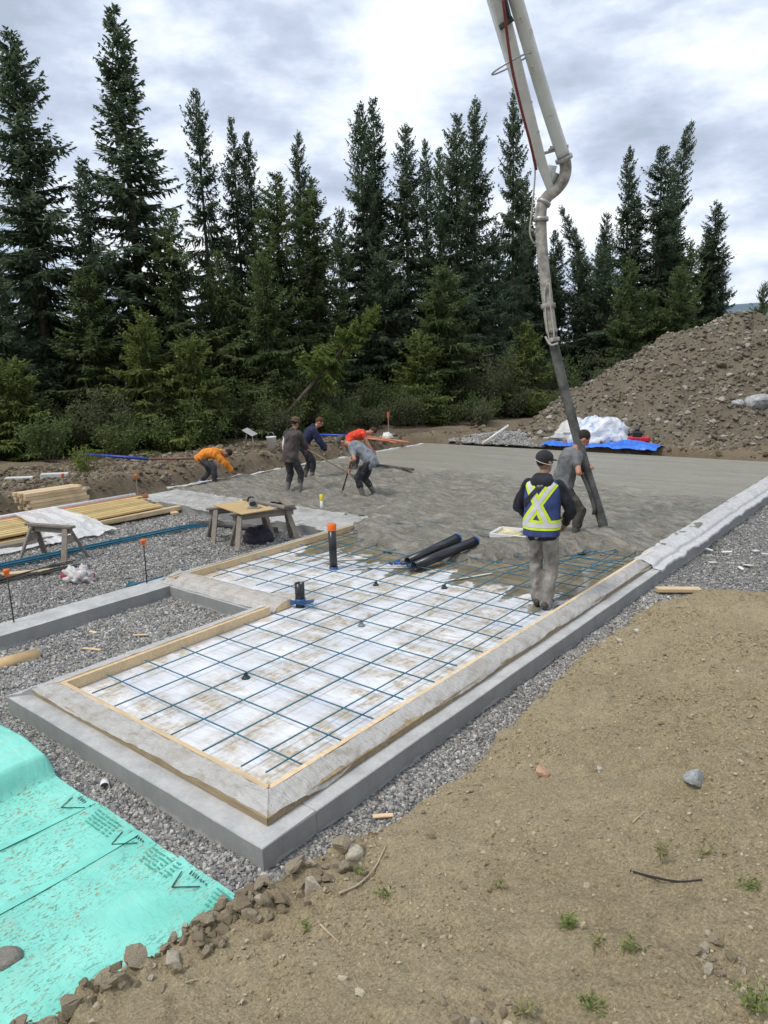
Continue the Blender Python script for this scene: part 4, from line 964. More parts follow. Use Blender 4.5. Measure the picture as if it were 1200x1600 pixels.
b = MB(); b.bar((.50, 6.50, 6.18), (.66, 6.55, 6.24), .02, .012); b.bar((.545, 6.68, 5.85), (.68, 6.73, 5.9), .02, .012); bpart(b, 'strap', M['steel'])
b = MB().lathe([(.035, 0), (.035, .04), (.02, .05)], n=12); o = bpart(b, 'knob', M['black']); o.matrix_parent_inverse = Matrix(); o.location = Vector((.50, 6.22, 6.76)) - Vector(boom.location)
bpart(MB().tube(spline([(0.629, 5.780, 7.235), (0.611, 5.896, 6.970), (0.595, 6.012, 6.711), (0.594, 6.139, 6.448), (0.618, 6.352, 6.032), (0.631, 6.557, 5.709), (0.603, 6.793, 5.424)]), .02, 8), 'hydraulic_hose', M['redhose'])
bpart(MB().tube(spline([(.53, 6.83, 5.6), (.543, 6.873, 5.406), (.519, 6.853, 4.975), (.494, 6.832, 4.624), (.52, 6.875, 4.47), (.54, 6.96, 4.458)]), .012, 6), 'loose_cable', M['rope'])
hs = spline(HOSE, 8)
def hpart(mb, name, mat): return bpart(mb, name, mat)
hose = empty('delivery_hose', 'grey rubber delivery hose bending down into the fresh concrete', 'hose', HOSE[0])
def hp(mb, name, mat):
    o = mb.build(name, mat, hose); o.matrix_parent_inverse = Matrix.Translation(-Vector(hose.location)); return o
hp(MB().tube(hs[:44], [.073 if i > 6 else .069 for i in range(44)], 18), 'rubber_hose', M['hosegrey'])
hp(MB().tube(hs[43:], .082, 18), 'steel_end_pipe', M['hosecem'])
hp(ring(MB(), (.715, 7.02, 3.55), (-.1, 0, 1), .108, .035), 'hose_clamp', M['hosecem'])
hp(ring(MB(), (.80, 7.03, 3.05), (-.2, 0, 1), .096, .03), 'rope_wrap', M['rope'])
b = MB(); b.tube(spline([(.80, 6.94, 3.02), (.86, 6.93, 3.1), (.80, 6.92, 3.55), (.77, 6.93, 3.85), (.70, 6.93, 3.75), (.74, 6.92, 3.3), (.80, 6.93, 3.0)]), .011, 6); b.tube(spline([(.72, 6.93, 3.1), (.82, 6.91, 2.98), (.92, 6.95, 3.0)]), .016, 6); hp(b, 'safety_rope', M['rope'])
b = MB().tube(spline([(1.30, 7.00, 1.1), (1.44, 7.0, .82), (1.52, 7.03, .55), (1.50, 7.06, .45)]), .028, 8); hp(b, 'strap_end', M['hosegrey'])

# ------------------------------------------------------------------ pipes in the slab
M['cyantape'] = simple('blue_tape_mat', (.03, .10, .28), .4)
M['yellow'] = simple('yellow_cap_mat', (.8, .7, .03), .5, .1)
M['pvc'] = simple('white_pvc_mat', (.75, .75, .73), .4, .08)
M['blackpipe'] = simple('black_pipe_mat', (.02, .022, .028), .3, .3, 5, .05)
t = empty('drain_pipe', 'tall black drain pipe with an orange cap standing in the rebar grid', 'pipe', (-1.0, 3.93, -.05))
MB().pipe((0, 0, 0), (0, 0, .56), .056, .05).build('pipe', M['blackpipe'], t)
MB().lathe([(.058, .555), (.062, .56), (.062, .645), (.055, .655)], n=24).build('cap', M['orange'], t)
MB().lathe([(.064, 0), (.066, .015), (.06, .03)], n=20).build('collar', M['cyantape'], t)
t = empty('drain_pipe', 'short black pipe stub wrapped in blue tape at the corner of the form', 'pipe', (-.21, 2.50, -.05))
MB().pipe((0, 0, 0), (0, 0, .30), .058, .05).build('pipe', M['blackpipe'], t)
b = MB(); rgp = random.Random(2)
for k in range(9):
    a = rgp.uniform(0, 6.28); b.bar((math.cos(a)*.05, math.sin(a)*.05, .06), (math.cos(a)*.15 + .03, math.sin(a)*.13, .05 + rgp.uniform(-.02, .05)), .045, .012, rgp.uniform(-1, 1))
b.build('tape', M['cyantape'], t); MB().lathe([(.064, .05), (.066, .08), (.063, .11)], n=20).build('coupling', M['cyantape'], t)
for nm, p, q, lab in (('drain_pipe', (.06, 4.42, .03), (.30, 5.62, .17), 'front one of two black pipes lying tilted at the edge of the pour'), ('drain_pipe', (-.11, 4.50, .05), (.0, 5.60, .18), 'rear one of two black pipes lying tilted at the edge of the pour')):
    t = empty(nm, lab, 'pipe', p)
    d = Vector(q) - Vector(p); MB().pipe((0, 0, 0), d, .068, .06, 24).build('pipe', M['blackpipe'], t)
    dd = d.normalized(); MB().pipe(d - dd*.02, d + dd*.012, .073, .058, 24).build('socket_ring', M['cyantape'], t)
    if nm and 'front' in lab:
        b = MB()
        for k in range(12):
            a = rgp.uniform(0, 6.28); c = Vector((-.25 + rgp.uniform(-.2, .2), .02 + rgp.uniform(-.05, .05), -.02)); b.bar(c, c + Vector((rgp.uniform(-.1, .1), rgp.uniform(-.06, .06), rgp.uniform(.01, .06))), .04, .012, rgp.uniform(-1, 1))
        b.build('loose_tape', M['cyantape'], t)
t = empty('marker_tube', 'white marker tube with a yellow top standing in the raked concrete', 'marker tube', (-3.72, 6.53, .02))
MB().pipe((0, 0, 0), (0, 0, .22), .028, .024).build('tube', M['pvc'], t); MB().lathe([(.03, .215), (.032, .22), (.032, .33), (.028, .335)], n=16).build('cap', M['yellow'], t)
# block-out tray and drill on the slab
t = empty('blockout_frame', 'flat white and yellow block-out tray lying in the wet concrete', 'tray', (.42, 6.72, .04), .15)
b = MB(); b.bar((-.38, -.25, .03), (.38, -.25, .03), .05, .06); b.bar((-.38, .25, .03), (.38, .25, .03), .05, .06); b.bar((-.38, -.225, .03), (-.38, .225, .03), .05, .06); b.bar((.38, -.225, .03), (.38, .225, .03), .05, .06); b.build('rim', M['pvc'], t)
M['foamyellow'] = simple('stained_foam_mat', (.62, .55, .32), .7, .4, 4); MB().box((0, 0, .012), (.72, .46, .02)).build('base', M['foamyellow'], t)
t = empty('cordless_drill', 'orange and black cordless drill lying beside the standing worker', 'drill', (1.02, 5.98, .02), .5)
MB().tube([(0, -.10, .05), (0, .05, .05), (0, .08, .05), (0, .13, .05)], [.032, .034, .024, .014], 12).build('body', M['orange'], t)
MB().bar((0, -.06, .05), (.12, -.08, .03), .035, .03, 0, .005).build('grip', M['black'], t); MB().box((.15, -.085, .03), (.05, .09, .06), bev=.008).build('battery', M['black'], t)

# white strips and tie wire left on the insulation
for k, (p, q) in enumerate((((-1.25, 4.25), (-.9, 4.55)), ((-.75, 3.98), (-.35, 4.45)), ((-.6, 4.2), (-.1, 4.5)), ((.6, 4.15), (1.0, 4.9)))):
    o = MB().bar((*p, -.036), (*q, -.03), .028, .006).build('plastic_strip', M['pvc']); tag(o, 'thin white plastic strip lying across the wet insulation', 'strip', 'plastic strips on the wet insulation')

# ------------------------------------------------------------------ rebar stakes with orange caps
def stake(x, y, z, h, label, lean=(0, 0), m='rebar_b', r=.009, wood=False):
    t = empty('capped_stake', label, 'stake', (x, y, z)); t.rotation_euler = (lean[0], lean[1], 0)
    if wood: MB().box((0, 0, h/2), (.03, .02, h), bev=.003).build('shaft', M['wood_old'], t)
    else: MB().tube([(0, 0, -.05), (0, 0, h)], r, 8).build('shaft', M[m], t)
    MB().lathe([(.02, h - .05), (.026, h - .045), (.026, h - .005), (.036, h), (.036, h + .03), (.03, h + .038)], n=14).build('cap', M['orange'], t)
stake(-2.62, .22, -.05, .60, 'rebar stake with orange cap on the left end of the near footing', (0, -.02))
stake(-2.66, 2.0, -.05, .58, 'rebar stake with orange cap near the corner of the gravel pocket', (0, .03))
stake(-9.05, 5.9, -.15, .55, 'thin wooden stake with orange cap against the cut bank', wood=True)
stake(-9.9, 4.6, .2, .34, 'orange-topped stake on the bank above the lumber stack', wood=True)
t = empty('survey_stake', 'tall wooden survey stake with a red top in front of the thicket', 'stake', (-10.2, 16.75, .2))
MB().box((0, 0, .45), (.03, .03, .9), bev=.003).build('shaft', M['wood_old'], t); MB().box((0, 0, .82), (.10, .02, .2), bev=.003).build('flag', simple('red_flag_mat', (.75, .08, .04), .6), t)

# ------------------------------------------------------------------ sawhorses and plywood
def sawhorse(x, y, z, rz, label, L_=.95, h=.62):
    t = empty('sawhorse', label, 'sawhorse', (x, y, z), rz, 'wooden sawhorses')
    MB().box((0, 0, h), (L_, .10, .04), bev=.004).build('top_rail', M['wood_old'], t)
    MB().box((0, 0, h - .065), (L_*.92, .035, .09), bev=.003).build('beam', M['wood_old'], t)
    for sx_ in (-1, 1):
        for sy2 in (-1, 1):
            MB().bar((sx_*L_*.36, sy2*.045, h - .03), (sx_*L_*.47, sy2*.26, 0), .085, .036, 0, .003).build('leg', M['wood_old'], t)
        MB().box((sx_*L_*.40, 0, h - .20), (.022, .19, .13), bev=.003).build('gusset', M['wood_old'], t)
    return t
gzv = lambda x, y: float(gz(np.array([x]), np.array([y]))[0])
a_ = math.atan2(CR.y, CR.x)
sawhorse(-5.72, 2.22, -.22, rad(18), 'grey wooden sawhorse standing alone in front of the lumber and hanging plastic', 1.0, .56)
sawhorse(-4.22, 4.92, -.22, rad(62), 'left sawhorse carrying the plywood sheet', 1.15, .58)
sawhorse(-3.45, 4.82, -.22, rad(62), 'right sawhorse carrying the plywood sheet', 1.15, .58)
sawhorse(-5.62, .80, -.22, rad(18), 'sawhorse cut off by the left edge of the picture', 1.0, .56)
o = MB().box((0, 0, 0), (1.15, .62, .018), bev=.002).build('plywood_sheet', M['ply'], None, (-3.92, 4.78, .390), (0, 0, rad(-14))); tag(o, 'yellowish plywood sheet laid across two sawhorses', 'plywood')
o = MB().box((0, 0, 0), (1.3, .09, .038), bev=.003).build('lumber_board', M['wood_old'], None, (-3.75, 5.12, .42), (0, 0, rad(-8))); tag(o, 'worn plank lying on the back of the plywood sheet', 'board')
o = MB().box((0, 0, 0), (.75, .14, .038), bev=.003).build('lumber_board', M['wood_old'], None, (-3.30, 5.22, .461), (0, 0, rad(-30))); tag(o, 'short grey offcut resting on the plywood table end', 'board')
t = empty('circular_saw', 'small grey power saw on the plywood sheet', 'power saw', (-3.66, 4.80, .40), rad(20))
MB().box((0, 0, .012), (.24, .13, .006), bev=.002).build('base_plate', M['steel'], t)
MB().tube([(-.02, .0, .085), (-.02, .05, .085)], .085, 18).build('blade_guard', M['steel'], t)
MB().tube([(0, -.07, .08), (0, 0, .08)], .042, 12).build('motor', M['black'], t)
MB().tube(spline([(.02, .02, .14), (-.04, .02, .19), (-.11, .02, .16), (-.12, .02, .1)]), .016, 8).build('handle', M['black'], t)
o = MB().tube(spline([(-5.75, 4.95, -.17), (-5.4, 5.2, -.17), (-5.0, 5.32, -.17), (-4.6, 5.35, -.16), (-4.2, 5.42, -.16), (-3.9, 5.5, -.17)]), .065, 12).build('black_hose', M['hosegrey']); tag(o, 'thick dark hose lying on the gravel behind the plywood table', 'hose')
def crumple(name, c, r, h, seed, mat, label, cat, n=36, sq=1.0, rz=0, amp=.28, fr=3.2):
    """crumpled bag or bundle: dome with folds, closed by a flat bottom"""
    rg = np.random.default_rng(seed)
    th, ph = np.meshgrid(np.linspace(0, 2*PI, n + 1)[:-1], np.linspace(.02, PI/2, n//3))
    X = np.cos(th)*np.sin(ph); Y = np.sin(th)*np.sin(ph); Z = np.cos(ph)
    f = 1 + amp*fbm(X*fr + seed, Y*fr + Z*fr, 4, seed) - amp*.7*np.abs(fbm(X*fr*1.6 - seed, Y*fr*1.6 + Z*2, 3, seed + 3))*2
    X, Y, Z = X*f*r*sq, Y*f*r, np.abs(Z*f*h)
    k = th.shape; V = np.stack([X, Y, Z], -1).reshape(-1, 3); i = np.arange(k[0]*k[1]).reshape(k)
    F = np.stack([i[:-1, :], np.roll(i, -1, 1)[:-1, :], np.roll(i, -1, 1)[1:, :], i[1:, :]], -1).reshape(-1, 4)
    me = mesh_np(name, V, F[:, ::-1], True); o = link(name, me, mat, None, c, (0, 0, rz)); return tag(o, label, cat)
M['darkcloth'] = simple('dark_cloth_mat', (.035, .03, .045), .9); M['bagwhite'] = m_poly('bag_mat', (.72, .70, .69), .85, (.6, .45, .42), .3, (.55, .8))
crumple('dark_bag', (-3.75, 4.92, -.22), .28, .26, 3, M['darkcloth'], 'dark cloth bag lying under the plywood table', 'bag')
crumple('plastic_bag', (-4.15, 1.82, -.21), .22, .22, 8, M['bagwhite'], 'crumpled clear plastic bag lying on the gravel', 'bag', amp=.6, sq=1.3)
o = MB().tube([(-4.4, 1.70, -.17), (-3.98, 1.96, -.15)], [.05, .04], 10).build('red_tool', simple('red_tool_mat', (.45, .03, .05), .5)); tag(o, 'red tool poking out from under the clear plastic bag', 'tool')

# ------------------------------------------------------------------ lumber
rgl = random.Random(6)
def board(name, a, b, w, h, m, label, group=None, roll=0):
    a = Vector(a); b = Vector(b); d = b - a; me = MB().box((0, 0, 0), (d.length, w, h), bev=.003).mesh(name)
    o = link(name, me, M[m]); o.location = (a + b)/2; q = d.to_track_quat('X', 'Z').to_euler(); o.rotation_euler = (q.x + roll, q.y, q.z); return tag(o, label, 'board', group)
G_ = 'long boards piled along the left footing'
for k in range(9):     # top layer, ends slightly uneven, leaning on the footing
    x = -8.36 + k*.125; z = .03 - k*.008 + rgl.uniform(-.004, .004); e = 5.50 + rgl.uniform(-.12, .08) - .02*k
    board('lumber_board', (x, -1.2 + rgl.uniform(-.3, .3), z), (x + .03, e, z), .121, .04, 'wood_y', 'long yellow board in the top layer of the pile along the left footing', G_)
for k in range(7):
    x = -8.15 + k*.15; board('lumber_board', (x, -1.0, -.06 - .012*k), (x + .02, 5.42 + rgl.uniform(-.2, .1), -.06 - .012*k), .13, .04, 'wood_y', 'long yellow board in the lower layer of the pile along the left footing', G_)
board('lumber_board', (-7.30, 3.0, -.13), (-7.18, 6.05 - .3, -.12), .14, .09, 'wood', 'thick board lying on the gravel at the front of the lumber pile')
board('lumber_board', (-7.15, -1.0, -.15), (-7.05, 3.3, -.15), .24, .06, 'wood_old', 'grey plank at the front of the lumber pile')
board('lumber_board', (-7.5, 5.62, -.18), (-6.95, 5.45, -.18), .14, .05, 'wood', 'short offcut behind the end of the lumber pile')
for lay in range(8):
    for k in range(4):
        x = -10.15 + .0*k; a0 = Vector((-9.03 - .12*k, 3.45 - .02*lay, -.17 + .075*lay)); d = Vector((.05, 1.25 + rgl.uniform(-.05, .05), 0)) 
        board('lumber_board', a0 + Vector((rgl.uniform(-.01, .01), rgl.uniform(-.06, .06), 0)), a0 + d + Vector((0, rgl.uniform(-.06, .06), 0)), .115, .07, 'wood' if lay != 2 else 'wood_old', 'short board in the ' + ('lowest', 'second', 'third', 'fourth', 'fifth', 'sixth', 'seventh', 'topmost')[lay] + ' layer of the neat stack against the cut bank', 'short boards stacked against the cut bank')
M['pinkpipe'] = simple('orange_pipe_mat', (.62, .22, .11), .5, .2, 4); 
t = empty('long_pipe', 'long pipe, orange below and white above, lying on the left footing', 'pipe', (-8.55, 2, -.005))
MB().tube([(-.02, -3.2, 0), (.01, 0, 0), (-.03, 3.85, 0)], .05, 12).build('orange_pipe', M['pinkpipe'], t); MB().tube([(-.11, -3.2, .07), (-.09, 0, .07), (-.12, 3.6, .05)], .045, 12).build('white_pipe', M['pvc'], t)
# plastic hung over the lumber
def hung():
    def fn(u, v):
        y = 2.75 + u*.95 + .5*(v - .3)*(u - .5); s = v
        x = np.interp(s, [0, .15, .3, .55, .8, 1], [-8.5, -8.1, -7.6, -7.15, -6.95, -6.55]); z = np.interp(s, [0, .15, .3, .55, .8, 1], [.10, .1, .06, .0, -.14, -.18])
        z = z + .06*np.abs(fbm(u*5, v*3, 4, 131)) + .05*fbm(u*9, v*4, 3, 132) ; x = x + .08*fbm(u*4, v*2, 3, 133); return x, y, np.maximum(z, -.2)
    tag(link('plastic_sheet', grid_sheet(60, 44, fn), M['poly_white']), 'white plastic sheet draped over the middle of the lumber pile', 'plastic sheet')
    def fn2(u, v):
        y = -1 + u*4.3; x = -6.95 + v*.3 + .05*fbm(u*6, v*2, 3, 135); return x, y, -.19 + .05*np.abs(fbm(u*9, v*4, 4, 136))
    tag(link('plastic_sheet', grid_sheet(80, 12, fn2), M['poly_white']), 'strip of white plastic on the gravel beside the lumber pile', 'plastic sheet')
hung()
# loose reinforcing bars on the gravel
G_ = 'blue bars bundled on the gravel'
for k in range(14):
    x = -5.95 + .022*k + rgl.uniform(-.02, .02); z = -.185 + .016*(k % 3)
    o = MB().tube(spline([(x - .2, -.9 + rgl.uniform(-.2, .2), z), (x + .02, 2.2, z + .004), (x + .18 + rgl.uniform(-.03, .03), 4.6 + rgl.uniform(-.5, .3), z), (x + .3, 5.3 + rgl.uniform(-.4, .25), z)], 5), .008, 6).build('reinforcing_bar', M['rebar']); tag(o, 'blue-green bar in the long bundle lying on the gravel', 'rebar', G_)
for k in range(9):
    a = rad(35 + rgl.uniform(-14, 14)); c = Vector((-4.95 + rgl.uniform(-.15, .15), 1.55 + rgl.uniform(-.1, .1), -.185 + .012*(k % 3))); d = Vector((math.cos(a + .85), math.sin(a + .85), 0))*rgl.uniform(.5, .8)
    o = MB().tube([c - d, c + d*.4 + Vector((0, 0, rgl.uniform(0, .03))), c + d], .009, 6).build('reinforcing_bar', M['rebar_b']); tag(o, 'dark rusty bar in the short heap beside the blue bundle', 'rebar', 'dark bars heaped on the gravel')
for k in range(4):
    o = MB().tube([(-3.15 - .05*k, 1.95 + .05*k, -.18), (-3.1 + .06*k, 2.55 - .05*k, -.16)], .008, 6).build('reinforcing_bar', M['rebar']); tag(o, 'short blue bar end on the gravel behind the near footing', 'rebar', 'short blue bars behind the near footing')
t = board('lumber_board', (-5.35, 1.15, -.17), (-4.9, 1.75, -.17), .14, .03, 'wood', 'short piece of board under the dark bars')
# gravel pocket litter
def half_tube():
    b = MB(); n = 14; L_ = .62; ra, rb = .075, .066; R = []
    for (yy, q) in ((0, ra), (L_, ra), (L_, rb), (0, rb)):
        R.append([b.bm.verts.new((math.cos(a)*q*1.25, yy, math.sin(a)*q)) for a in np.linspace(-.15, PI + .15, n)])
    for i in range(4):
        u, v = R[i], R[(i + 1) % 4]
        for k in range(n - 1): f = b.bm.faces.new((u[k], u[k + 1], v[k + 1], v[k])); f.smooth = i in (0, 2)
    for k in (0, n - 1): b.bm.faces.new((R[0][k], R[1][k], R[2][k], R[3][k]))
    return b
M['card'] = simple('cardboard_mat', (.56, .39, .20), .8, .15, 5)
o = half_tube().build('cardboard_shell', M['card'], None, (-1.90, -.52, -.215), (0, 0, rad(-8))); tag(o, 'tan cardboard half tube lying on the gravel at the left edge', 'cardboard')
for k, (x, y, L_, a, lab) in enumerate(((-1.42, .50, .20, .6, 'pale wood splinter on the gravel nearest the cardboard tube'), (-1.35, 1.05, .16, 1.0, 'small wood chip in the gravel pocket'), (-1.9, .78, .1, .3, 'tiny wood chip beside the near footing'), (-.72, -.62 + .1, .18, .5, 'wood splinter beside the left front corner of the footing'), (2.98, .12, .14, .9, 'pale splinter on the gravel beside the front corner'))):
    o = MB().box((0, 0, 0), (L_, .035, .012), bev=.003).build('wood_chip', M['wood'], None, (x, y, -.19), (.1, .1, a)); tag(o, lab, 'wood chip', 'wood chips on the gravel')
o = MB().lathe([(.028, 0), (.036, .1), (.033, .1), (.026, .006)], n=18).build('paper_cup', M['pvc'], None, (1.08, -.79, -.185), (rad(85), 0, rad(60))); tag(o, 'white paper cup lying on the gravel beside the front footing', 'cup')
o = link('stone', rock_mesh('stone', 91, 3, .1, .7), simple('grey_stone_mat', (.20, .19, .16), .9, .2, 6, .3, 30), None, (2.20, -1.97, -.165)); o.scale = (.085, .075, .07); tag(o, 'smooth round grey-brown stone lying on the green sheet', 'stone')
bz = lambda x, y: float(bank_z(np.array([x]), np.array([y]))[0][0])
# stones, sticks and weeds on the dirt
def rock(x, y, s, col, seed, label, sc=(1, 1, 1)):
    o = link('stone', rock_mesh('stone', seed, 3, .2, .9), simple('stone%d_mat' % seed, col, .85, .25, 3, .3, 20), None, (x, y, bz(x, y) + s*.35), (.2, .3, seed)); o.scale = (s*sc[0], s*sc[1], s*sc[2]); tag(o, label, 'stone')
x, y = (4.758, 0.689); rock(x, y, .062, (.34, .36, .36), 93, 'pale grey angular stone lying on the bare dirt')
x, y = (3.864, 0.654); rock(x, y, .042, (.47, .29, .19), 94, 'pinkish stone half buried in the dirt', (1.2, 1, .7))
x, y = (4.157, 0.863); rock(x, y, .02, (.45, .43, .4), 95, 'small white pebble left of the grey stone')
x, y = (3.293, -0.523); rock(x, y, .055, (.48, .43, .33), 96, 'light beige block of dry clay on the rim above the gravel', (1.4, 1, .8))
x, y = (2.549, -0.606); rock(x, y, .04, (.5, .4, .26), 97, 'light tan clod at the foot of the front corner', (1.2, .9, .8))
for k, (x, y, s) in enumerate(((3.300, 3.943, .035), (3.280, 3.513, .03), (3.229, -0.515, .03))):
    rock(x, y, s, (.5, .47, .4), 101 + k, ('whitish stone at the edge where dirt meets gravel', 'second whitish stone along the dirt and gravel edge', 'small tan stone on the clod rim')[k])
def stick(pts, r, m, label):
    P = []
    for (x, y) in pts: P.append((x, y, bz(x, y) + r*1.6))
    o = MB().tube(spline(P, 5), [lerp(r, r*.6, k/(5*(len(P) - 1))) for k in range(5*(len(P) - 1) + 1)], 6).build('stick', M[m]); tag(o, label, 'stick')
M['darkstick'] = simple('dark_stick_mat', (.03, .025, .022), .8); M['palestick'] = simple('pale_stick_mat', (.46, .38, .26), .8)
stick([(4.733, -0.195), (4.841, -0.217), (4.953, -0.222), (5.043, -0.202)], .006, 'darkstick', 'dark wavy root lying on the dirt at the right')
stick([(3.577, -1.081), (3.648, -1.090), (3.718, -1.100)], .004, 'palestick', 'thin pale twig on the dirt below the footing corner')
stick([(3.244, -1.616), (3.266, -1.564), (3.314, -1.535)], .004, 'palestick', 'thin pale straw near the clod rim')
stick([(4.598, 0.202), (4.618, 0.237), (4.633, 0.278)], .0045, 'palestick', 'short pale twig in the middle of the dirt')
stick([(3.480, -0.842), (3.498, -0.714), (3.468, -0.547), (3.408, -0.371)], .007, 'palestick', 'curved root arching over the rim beside the footing')
def weed(x, y, h, n, seed, mat, label, spread=.6, leafw=.012):
    rg = np.random.default_rng(seed); t = empty('weed', label, 'weed', (x, y, bz(x, y)), 0, 'weeds on the bare dirt')
    b = MB(); P, D, Ln, Wd = [], [], [], []
    for k in range(max(4, n//9)):
        a = rg.uniform(0, 6.28); e = np.array([math.cos(a)*h*spread*rg.uniform(.3, 1), math.sin(a)*h*spread*rg.uniform(.3, 1), h*rg.uniform(.45, 1)])
        b.tube([(0, 0, -.005), e*.5 + np.array([0, 0, .12*h]), e], [.002, .0015, .001], 4, False)
        for q in range(9):
            f = rg.uniform(.25, 1); P.append(e*f + np.array([0, 0, .2*h*f*(1 - f)])); D.append(rg.normal(0, 1, 3) + np.array([0, 0, .35])); Ln.append(rg.uniform(1.6, 3.2)*leafw); Wd.append(rg.uniform(.5, .9)*leafw)
    V, F, tn = cards(np.array(P), np.array(D), np.array(Ln), np.array(Wd), rg.normal(0, 1, (len(P), 3)), rg.uniform(.2, 1, len(P)))
    link('leaves', foliage('leaves', V, F, tn, M[mat]), None, t); b.build('stems', M[mat] if 0 else M['palestick'], t)
M['weed'] = m_needle('weed_mat', (.10, .15, .04), (.19, .26, .07), (.30, .36, .12)); M['weed_dry'] = m_needle('dry_weed_mat', (.22, .22, .09), (.34, .33, .15), (.45, .43, .22))
for k, w in enumerate(((4.847, -0.125, .17, 70, 'weed_dry', 'upright pale green weed above the dark root', .22), (4.653, -0.677, .045, 110, 'weed', 'dense low green tuft left of centre on the dirt', 1.1), (3.728, -0.780, .06, 50, 'weed', 'small weed near the curved root', 1), (4.943, -0.746, .06, 60, 'weed', 'sprawling weed right of the dense tuft', 1.2), (4.809, -0.757, .04, 30, 'weed_dry', 'thin dry seedling left of the sprawling weed', 1.2),
        (5.209, -0.187, .05, 70, 'weed', 'weed at the right edge beside the dark root', 1.3), (4.907, -1.081, .07, 80, 'weed', 'leafy weed at the bottom edge, left one', 1), (5.386, -0.888, .09, 120, 'weed', 'bushy weed in the bottom right corner', 1), (4.187, -0.449, .06, 40, 'weed_dry', 'faint seedling in the middle of the dirt', 1), (2.482, -1.849, .10, 110, 'weed', 'green weed on the clod rim at the lower left', .8), (3.525, -1.118, .05, 40, 'weed', 'small seedling near the thin twig', .8), (4.714, -1.186, .06, 50, 'weed_dry', 'pale sprig at the bottom edge', .9), (4.995, 0.006, .05, 40, 'weed_dry', 'dry sprig right of the upright weed', 1.3), (3.426, -0.622, .04, 30, 'weed', 'tiny weed among the clods near the footing corner', 1), (3.050, 9.891, .14, 160, 'weed_dry', 'dry grass on the gravel beside the right footing', .9), (3.703, 7.892, .2, 200, 'weed_dry', 'clump of dark dry grass at the right edge of the gravel', .9))):
    x, y, h, n, mt, lab, spd = w
    weed(x, y, h, n, 500 + k, mt, lab, spd, .012 if y < 4 else .03)
# timber offcut at the gravel edge on the right
o = MB().box((0, 0, 0), (.56, .12, .045), bev=.004).build('lumber_board', M['wood'], None, (3.12, 5.95, -.16), (0, .03, rad(38))); tag(o, 'short pale board lying where the dirt meets the gravel on the right', 'board')
for k in range(7):
    x, y = 3.15 + rgl.uniform(-.35, .5), 8.3 + rgl.uniform(-.9, .6); o = MB().box((0, 0, 0), (rgl.uniform(.08, .2), rgl.uniform(.04, .09), .012), bev=.003).build('foam_scrap', M['pvc'], None, (x, y, -.185), (rgl.uniform(-.2, .2), rgl.uniform(-.2, .2), rgl.uniform(0, 3))); tag(o, 'white scrap on the gravel beside the right footing', 'scrap', 'white scraps beside the right footing')

# ------------------------------------------------------------------ green house wrap
def m_teal():
    m, nt, b, N, L = new_mat('green_wrap_mat')
    t = N('ShaderNodeTexCoord'); big = noise(nt, 2.2, 4, .5)
    c = ramp(nt, big, [(.35, (.17, .58, .475)), (.65, (.26, .72, .60))])
    fl = noise(nt, 24, 3, .6, stretch=(2.6, 1.0, 1), dist=1.2); reg = noise(nt, 1.7, 3, .5)
    k = mixc(nt, 1, ramp(nt, fl, [(.565, (0, 0, 0)), (.59, (1, 1, 1))]), ramp(nt, reg, [(.36, (.0, .0, .0)), (.5, (1, 1, 1))]), 'MULTIPLY')
    g = N('ShaderNodeNewGeometry'); sp = N('ShaderNodeSeparateXYZ'); L(g.outputs['Position'], sp.inputs[0])
    lo = N('ShaderNodeMapRange'); lo.inputs[1].default_value = -.1; lo.inputs[2].default_value = -.16; L(sp.outputs['Z'], lo.inputs[0])
    k2 = N('ShaderNodeMath'); k2.operation = 'MULTIPLY'; L(k, k2.inputs[0]); L(lo.outputs[0], k2.inputs[1])
    sm = ramp(nt, noise(nt, 3.1, 6, .65, stretch=(1.6, .7, 1), dist=.8), [(.55, (0, 0, 0)), (.75, (.5, .5, .5))]); c = mixc(nt, sm, c, (.36, .50, .40))
    c = mixc(nt, k2.outputs[0], c, ramp(nt, noise(nt, 9, 2), [(.4, (.10, .30, .23)), (.6, (.28, .23, .13))]))
    L(c, b.inputs['Base Color']); b.inputs['Roughness'].default_value = .42; b.inputs['Specular IOR Level'].default_value = .5
    bump(nt, b, noise(nt, 6, 4, .5, stretch=(1, 2.4, 1), dist=1), .35, .03); return m
M['teal'] = m_teal()
def sheet(fn, lab, nu=120, nv=90):
    o = link('house_wrap', grid_sheet(nu, nv, fn), M['teal']); return tag(o, lab, 'house wrap', 'green house wrap on the ground')
ang = -.02
def f1(u, v):
    x = -.9 + u*3.32; y = -.985 - v*2.6 + .012*fbm(x*2, v*0, 3, 141); z = -.165 + .010*fbm(x*2.5, y*2.5, 3, 142) + .026*np.abs(fbm(x*5 + y*1.5, x*9, 3, 143)); return x, y, z
def f2(u, v):
    x = 2.30 + .05*v + u*.75 - .06*v; y = -.975 - v*2.6 + .012*fbm(x*2, v*0, 3, 144); z = -.148 + .010*fbm(x*2.5, y*2.5, 3, 142) + .010*np.abs(fbm(x*5 + y*1.5, x*9, 3, 145)) + .012*np.exp(-(u/.04)**2); return x, y, z
o1 = sheet(f1, 'wide flat green printed house wrap nearest the front footing', 120, 120); o2 = sheet(f2, 'second green wrap sheet overlapping along the dirt bank', 40, 120)
M['ink'] = simple('black_print_mat', (.02, .03, .03), .6)
M['inkg'] = simple('faded_print_mat', (.07, .38, .30), .6)
def on_sheet(x, y):
    z = -.165 + .010*fbm(np.array([x*2.5]), np.array([y*2.5]), 3, 142)[0] + .026*abs(fbm(np.array([x*5 + y*1.5]), np.array([x*9]), 3, 143)[0])
    return float(z) + .006 + (.02 if x > 2.28 else 0)
